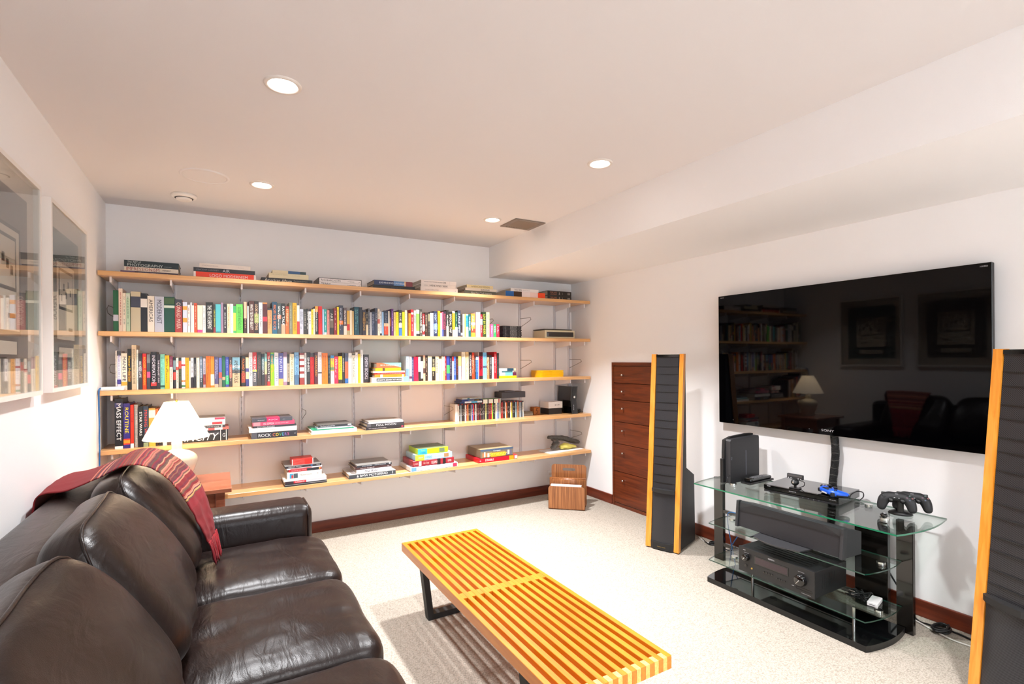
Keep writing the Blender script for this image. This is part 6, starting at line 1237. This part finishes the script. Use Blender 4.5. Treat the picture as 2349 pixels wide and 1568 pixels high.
# game controllers
def controller(t, body, grip, pad, dark, symbols=True):
    """handheld gamepad, x = right, y = away from the player, z up; about 16 cm wide"""
    bm = bmesh.new()
    chain = [(-.052, .0, .0, .024), (-.030, .012, .003, .021), (0, .014, .003, .019), (.030, .012, .003, .021), (.052, .0, .0, .024), (.061, -.03, -.006, .0185), (.066, -.062, -.012, .0145)]
    chain_l = [(-.061, -.03, -.006, .0185), (-.066, -.062, -.012, .0145)]
    vs = [bm.verts.new((x, y, z)) for x, y, z, r in chain + chain_l]
    for i in range(6): bm.edges.new((vs[i], vs[i + 1]))
    bm.edges.new((vs[0], vs[7])); bm.edges.new((vs[7], vs[8]))
    me = bpy.data.meshes.new('body'); bm.to_mesh(me); bm.free()
    o = bpy.data.objects.new('body', me); COL.objects.link(o)
    sk = o.modifiers.new('skin', 'SKIN'); ss = o.modifiers.new('sub', 'SUBSURF'); ss.levels = 2; ss.render_levels = 2
    if not me.skin_vertices: me.skin_vertices.new(name='')
    for v, (x, y, z, r) in zip(me.skin_vertices[0].data, chain + chain_l): v.radius = (r * 1.3, r * 1.0)
    me.skin_vertices[0].data[2].use_root = True
    dg = bpy.context.evaluated_depsgraph_get(); dg.update()
    m2 = bpy.data.meshes.new_from_object(o.evaluated_get(dg)); o.modifiers.clear(); o.data = m2; m2.materials.clear(); m2.materials.append(body); m2.materials.append(grip)
    m2.name = 'body'
    for p in m2.polygons:
        p.use_smooth = True; p.material_index = 1 if (p.center.z < -.006) else 0
    o.parent = t
    for x, y in ((-.024, -.012), (.024, -.012)):
        b = MB(); b.lathe([(.0001, .010), (.011, .012), (.0115, .017)], c=(x, y, 0), n=24); b.lathe([(.004, .012), (.005, .022), (.010, .025), (.010, .029), (.0001, .028)], c=(x, y, 0), n=20); b.build('thumb_stick', dark, t)
    b = MB(); b.box((-.060, .003, .017), (-.044, .008, .0225), bev=.001); b.box((-.0545, -.0025, .017), (-.0495, .0135, .0225), bev=.001); b.build('direction_pad', dark, t)
    cols = [('triangle', 'c', .052, .017, '2f9a8c'), ('circle', 'c', .063, .006, 'c03a40'), ('cross', 'c', .052, -.005, '6a8ac8'), ('square', 'c', .041, .006, 'c06a9a')]
    for nm, _, x, y, hc in cols:
        b = MB(); b.cyl((x, y, .0165), .0045, .006, 16); 
        m3 = mat('button_' + nm, hc, .4)
        if nm == 'circle': b.lathe([(.0022, .0227), (.0030, .0229), (.0030, .0231), (.0022, .0231)], c=(x, y, 0), n=16, mi=1)
        elif nm == 'triangle': b.tube([(x + .003 * math.cos(R(a)), y + .003 * math.sin(R(a)), .0229) for a in (90, 210, 330, 90)], .0004, 4, mi=1)
        elif nm == 'square': b.tube([(x + .0032 * math.cos(R(a)), y + .0032 * math.sin(R(a)), .0229) for a in (45, 135, 225, 315, 45)], .0004, 4, mi=1)
        else: b.tube([(x - .0022, y - .0022, .0229), (x + .0022, y + .0022, .0229)], .0004, 4, mi=1); b.tube([(x - .0022, y + .0022, .0229), (x + .0022, y - .0022, .0229)], .0004, 4, mi=1)
        b.build('button', [dark, m3], t)
    for s in (-1, 1):
        b = MB(); b.box((s * .050 - .014, .014, -.012), (s * .050 + .014, .031, .008), bev=.004); b.build('shoulder_button', dark, t)
    if pad:
        b = MB(); b.box((-.024, .003, .0165), (.024, .030, .0205), bev=.002); b.build('touch_pad', pad, t)
BLUE = mat('bright_blue_plastic', '1455c8', .35); GRB = mat('soft_black_rubber', '17171a', .55)
t = thing('game_controller', 'bright blue game controller lying on top of the disc player', 'game controller', (3.560, 1.545, GT + .0492 + .021), R(-230))
t.rotation_euler = (R(-3), R(0), R(62))
controller(t, BLUE, GRB, GRB, GRB)
b = MB(); b.box((-.02, .033, -.006), (.02, .037, .001)); b.build('light_bar', mat('pale_print', 'c8c8cc', .5), t)
def dark_pad(loc, rz, label):
    t = thing('game_controller', label, 'game controller', loc, 0, 'black game controllers on the charging dock')
    t.rotation_euler = (R(62), 0, rz)
    controller(t, GRB, GRB, None, BLACKP)
    b = MB(); b.text('SONY', (0, .022, .0192), (1, 0, 0), (0, 1, 0), h=.0035, bold=.03); b.box((-.012, .001, .0185), (-.006, .003, .0193)); b.box((.006, .001, .0185), (.012, .003, .0193)); b.build('lettering', mat('pale_print', 'c8c8cc', .5), t)
    return t
dark_pad((3.636, 1.262, GT + .082), R(-66), 'black game controller facing the room on its dock, nearer of the two')
dark_pad((3.712, 1.226, GT + .080), R(-66), 'black game controller behind the other one on the charging dock')
t = thing('charging_dock', 'black oval charging dock on the glass top beneath the two black controllers', 'dock', (3.675, 1.262, GT), R(-66))
b = MB(); b.lathe([(.0001, 0), (.05, 0), (.053, .004), (.048, .012), (.03, .02), (.0001, .024)], n=36, M=Matrix.Diagonal((1.0, .75, 1, 1))); b.build('foot', BLACKP, t)
b = MB(); b.box((-.014, -.030, .012), (.014, -.014, .085), bev=.006); b.box((-.014, .010, .012), (.014, .026, .075), bev=.006); b.build('cradle', BLACKP, t)
t = thing('headset_earpiece', 'small black wireless earpiece lying on the chrome fixing of the glass top', 'earpiece', (3.505, 1.262, GT + .0102), R(-50))
b = MB(); b.ball((0, 0, .012), .019, sx=.8, sy=1.25, sz=.62); b.build('body', BLACKG, t)
b = MB(); b.box((-.004, -.012, .0236), (.004, -.002, .0246)); b.build('badge', mat('pale_print', 'c8c8cc', .5), t)
b = MB(); b.tube([(0, .02, .010), (.012, .04, .004), (.02, .05, -.0)], .004, 6); b.build('ear_hook', BLACKP, t)
# centre speaker
t = thing('center_speaker', 'long dark grey centre loudspeaker on the upper glass shelf', 'loudspeaker', (3.345, 1.985, .3555), R(-90.8))
Mx = Matrix.Rotation(R(-6), 4, 'X')
b = MB(); b.prism([(0.012, .008), (.004, .150), (.02, .158), (.17, .135), (.18, .02)], .004, .611, axis='X', M=Mx); b.build('cabinet', DARKG, t)
b = MB(); n = 16; vs = []
for z in (.010, .152):
    for i in range(n + 1):
        u = .018 + .58 * i / n; vs.append((u, .006 - .004 * math.sin(math.pi * i / n), z))
b.add(vs, [(i, i + 1, n + 2 + i, n + 1 + i) for i in range(n)], 0, smooth=True, M=Mx); b.build('grille', grille_mat('fine_speaker_mesh', 330), t)
for x0, x1 in ((0.0, .018), (.598, .615)):
    b = MB(); b.box((x0, -.004, .004), (x1, .03, .160), bev=.004, M=Mx); b.build('end_cap', DARKG, t)
b = MB(); b.prism([(.17, -.10)] + [(.17 + .27 * k / 12, -.07 - .035 * math.sin(math.pi * k / 12)) for k in range(13)] + [(.46, .06), (.15, .06)], .0005, .007); b.build('stand', mat('grey_metal_foot', '47474a', .35, metal=.5), t)
t = thing('media_streamer', 'small black adapter box at the left end of the upper glass shelf', 'adapter', (3.50, 2.035, .3555))
b = MB(); b.box((0, 0, 0), (.07, .045, .04), bev=.006); b.build('body', BLACKP, t)
b = MB(); b.tube(spline([(.02, .045, .02), (.02, .125, .01), (.03, .14, -.06), (.05, .13, -.20), (.08, .12, -.35)], 8), .003, 6); b.build('cord', mat('blue_cable', '1f5f9c', .35), t)
# receiver
t = thing('av_receiver', 'large black audio receiver with round knobs on the lower glass shelf', 'receiver', (3.27, 1.905, .1305), R(-90.4))
RCV = mat('receiver_black_face', '1b1b1c', .38, bump=.1, bscale=700)
b = MB(); b.box((.0, .014, .012), (.434, .30, .148), bev=.003); cs = b.build('casing', RCV, t)
b = MB()
for k in range(7): b.box((.06, .05 + k * .03, .1482), (.375, .058 + k * .03, .1487))
for k in range(8): b.box((.4342, .07 + k * .016, .05), (.4346, .074 + k * .016, .12))
b.build('vent_slot', mat('black_void', '020202', .8), cs)
b = MB(); b.box((-.002, 0, .010), (.436, .0138, .150), bev=.002); fp = b.build('front_panel', RCV, t)
b = MB(); b.box((.100, -.002, .078), (.298, -.0002, .122)); dsp = b.build('display_window', BLACKG, fp)
b = MB(); b.box((.106, -.0028, .083), (.292, -.0021, .117)); b.build('display', mat('brown_display', '33262a', .12), dsp)
for (x, z, r) in ((.050, .098, .020), (.366, .085, .031)):
    b = MB(); b.lathe([(.0001, -.024), (r * .8, -.024), (r * .92, -.02), (r, -.0002)], c=(x, 0, z), axis='Y', n=36); kn = b.build('knob', BLACKG, fp)
    b = MB(); b.tube([(x + r * .05, -.0245, z + r * .1), (x - r * .55, -.0245, z - r * .7)], .0018, 6); b.build('pointer', CHROME, kn)
b = MB()
for k in range(4): b.cyl((.158 + k * .016, -.004, .052), .0042, .004, 14, axis='Y')
for k in range(4): b.cyl((.236 + k * .014, -.004, .044), .0034, .004, 14, axis='Y')
b.cyl((.045, -.003, .050), .008, .003, 18, axis='Y'); b.build('button', BLACKG, fp)
b = MB(); b.cyl((.083, -.003, .045), .005, .003, 18, axis='Y'); b.build('headphone_socket', mat('gold_print', 'b89a50', .4, metal=.6), fp)
b = MB(); b.text('DENON', (.200, -.0004, .134), (1, 0, 0), (0, 0, 1), h=.007, bold=.02); b.text('AVR', (.035, -.0004, .136), (1, 0, 0), (0, 0, 1), h=.006, bold=.02); b.text('MASTER VOLUME', (.366, -.0004, .126), (1, 0, 0), (0, 0, 1), h=.003); b.text('SOURCE SELECT', (.05, -.0004, .123), (1, 0, 0), (0, 0, 1), h=.0028)
b.text('AV SURROUND RECEIVER', (.392, -.0004, .020), (1, 0, 0), (0, 0, 1), h=.003); b.box((.316, -.0006, .040), (.328, -.0002, .0415)); b.build('lettering', mat('pale_print', 'c8c8cc', .5), fp)
b = MB(); b.tube([(.34, -.001, .046), (.42, -.001, .046), (.424, -.001, .040), (.42, -.001, .034), (.34, -.001, .034), (.336, -.001, .040), (.34, -.001, .046)], .0006, 5); b.build('flap_outline', BLACKG, fp)
for x in (.04, .39):
    for y in (.05, .26):
        b = MB(); b.cyl((x, y, 0), .02, .0118, 20); b.build('foot', BLACKP, t)
# bits on the lower shelf
t = thing('game_console', 'small white console lying at the right end of the lower glass shelf', 'console', (3.47, 1.245, .1305), R(12))
b = MB(); b.box((0, .03, 0), (.10, .075, .02), bev=.003); b.build('shell', WHITEP, t)
b = MB(); b.box((-.0006, .04, .008), (0, .065, .010)); b.build('slot', BLACKP, t)
t = thing('cable_bundle', 'tangle of dark cables on the lower glass shelf right of the receiver', 'cables', (3.50, 1.38, .1305))
rgb = random.Random(8); b = MB()
for k in range(5):
    pts = [(rgb.uniform(-.04, .07), rgb.uniform(-.05, .06), rgb.uniform(.004, .03)) for _ in range(7)]
    b.tube(spline(pts, 6), .0032, 6, mi=0)
b.build('cords', [BLACKP], t)
b = MB(); b.tube([(-.03, .02, .02), (.03, -.045, .006)], .003, 6); b.tube([(-.01, .04, .03), (.05, -.03, .005)], .0024, 6); b.build('plugs', CHROME, t)
# cables on the floor along the right wall
def floor_cable(name, pts, r, m, label, loops=None):
    b = MB(); b.tube(spline(pts, 8), r, 6)
    if loops:
        (cx, cy, rr, n) = loops; rg = random.Random(3)
        P = [(cx + rr * (1 + .2 * math.sin(k * .9)) * math.cos(k * .7), cy + rr * .55 * math.sin(k * .7) * (1 + .2 * math.cos(k)), r + .001 + .0012 * k * .5) for k in range(int(n * 9))]
        b.tube(spline(P, 4), r, 6)
    tag(b.build(name, m), label, 'cable', 'cables on the floor by the right wall')
floor_cable('power_cable', [(3.80, 1.40, .25), (3.82, 1.33, .12), (3.80, 1.25, .006), (3.78, 1.18, .006), (3.80, 1.08, .006), (3.78, .98, .006), (3.80, .85, .006)], .0045, BLACKP, 'black power cable coiled on the carpet right of the media stand', (3.77, 1.13, .055, 4))
floor_cable('white_cable', [(3.79, 1.6, .0045), (3.785, 1.3, .0045), (3.74, 1.16, .0045), (3.71, 1.06, .004), (3.72, .95, .004), (3.70, .80, .004)], .004, mat('white_cable', 'd6d2cc', .5), 'white cable on the carpet in front of the coiled black cable')
floor_cable('power_cable', [(3.80, 2.60, .006), (3.76, 2.50, .006), (3.81, 2.43, .006), (3.78, 2.36, .006), (3.80, 2.20, .05)], .0042, BLACKP, 'black cable on the carpet between loudspeaker and media stand', (3.79, 2.50, .03, 3))
floor_cable('white_cable', [(3.83, 2.66, .004), (3.78, 2.56, .004), (3.80, 2.46, .004), (3.77, 2.2, .004), (3.79, 1.9, .004)], .0038, MATS['white_cable'], 'white cable on the carpet beneath the left side of the media stand')
floor_cable('blue_cable', [(3.66, 2.20, .17), (3.66, 2.25, .08), (3.70, 2.26, .005), (3.75, 2.18, .005), (3.78, 2.0, .005)], .003, MATS['blue_cable'], 'blue cable curling to the floor behind the left of the media stand')

# ---------------------------------------------------------------- framed prints on the left wall
def picture(y0, y1, z0, z1, label, field, seed, px0, px1, pz0, pz1):
    t = thing('framed_print', label, 'picture', (.005, 0, 0), 0, 'framed prints on the left wall')
    d = .034; f = .017
    b = MB(); b.box((.0, y0, z0), (d, y0 + f, z1)); b.box((.0, y1 - f, z0), (d, y1, z1)); b.box((.0, y0 + f, z0), (d, y1 - f, z0 + f)); b.box((.0, y0 + f, z1 - f), (d, y1 - f, z1)); b.build('frame', WPAINT, t)
    b = MB(); b.box((.001, y0 + f, z0 + f), (.012, y1 - f, z1 - f), col='cbbcae'); mt = b.build('mat_board', PRINT, t)
    X_ = .0125; b = MB()
    def q(a, c, e, g, col, k=0): b.add([(X_ + k * .0004, a, e), (X_ + k * .0004, c, e), (X_ + k * .0004, c, g), (X_ + k * .0004, a, g)], [(0, 1, 2, 3)], 0, col)
    q(px0, px1, pz0, pz1, field)
    w = px1 - px0; h = pz1 - pz0; cy = (px0 + px1) / 2
    ink = '241d1a'; cream = 'cdbfae'
    # plain stack of outlined blocks
    for (fa, fc, fe, fg) in ((.16, .84, .20, .80), (.22, .78, .07, .185)):
        q(px0 + w * fa, px0 + w * fc, pz0 + h * fe, pz0 + h * fg, ink, 1); q(px0 + w * fa + .014, px0 + w * fc - .014, pz0 + h * fe + .014, pz0 + h * fg - .014, cream, 2)
    q(px0 + w * .25, px0 + w * .75, pz0 + h * .44, pz0 + h * .74, ink, 3); q(px0 + w * .25 + .013, px0 + w * .75 - .013, pz0 + h * .44 + .013, pz0 + h * .74 - .013, cream, 4)
    rg = random.Random(seed)
    for k in range(5):
        a = px0 + w * (.31 + .08 * k); e = pz0 + h * (.50 + .028 * ((k * (2 + seed)) % 5)); q(a, a + w * .05, e, e + h * .05, ink, 5)
    q(px0 + w * .58, px0 + w * .72, pz0 + h * .29, pz0 + h * .315, ink, 5)
    b.build('print', PRINT, mt)
    b = MB(); b.box((d - .006, y0 + f, z0 + f), (d - .0035, y1 - f, z1 - f)); b.build('glass', GLASS, t)
picture(2.865, 3.555, 1.248, 2.085, 'white box-framed abstract print on grey-green, on the left wall nearer the bookshelves', '5a6460', 1, 2.94, 3.46, 1.342, 1.985)
picture(2.035, 2.725, 1.248, 2.085, 'white box-framed abstract print on grey, at the left edge of the photo', '6a625e', 2, 2.11, 2.63, 1.348, 1.995)
bpy.context.view_layer.update()
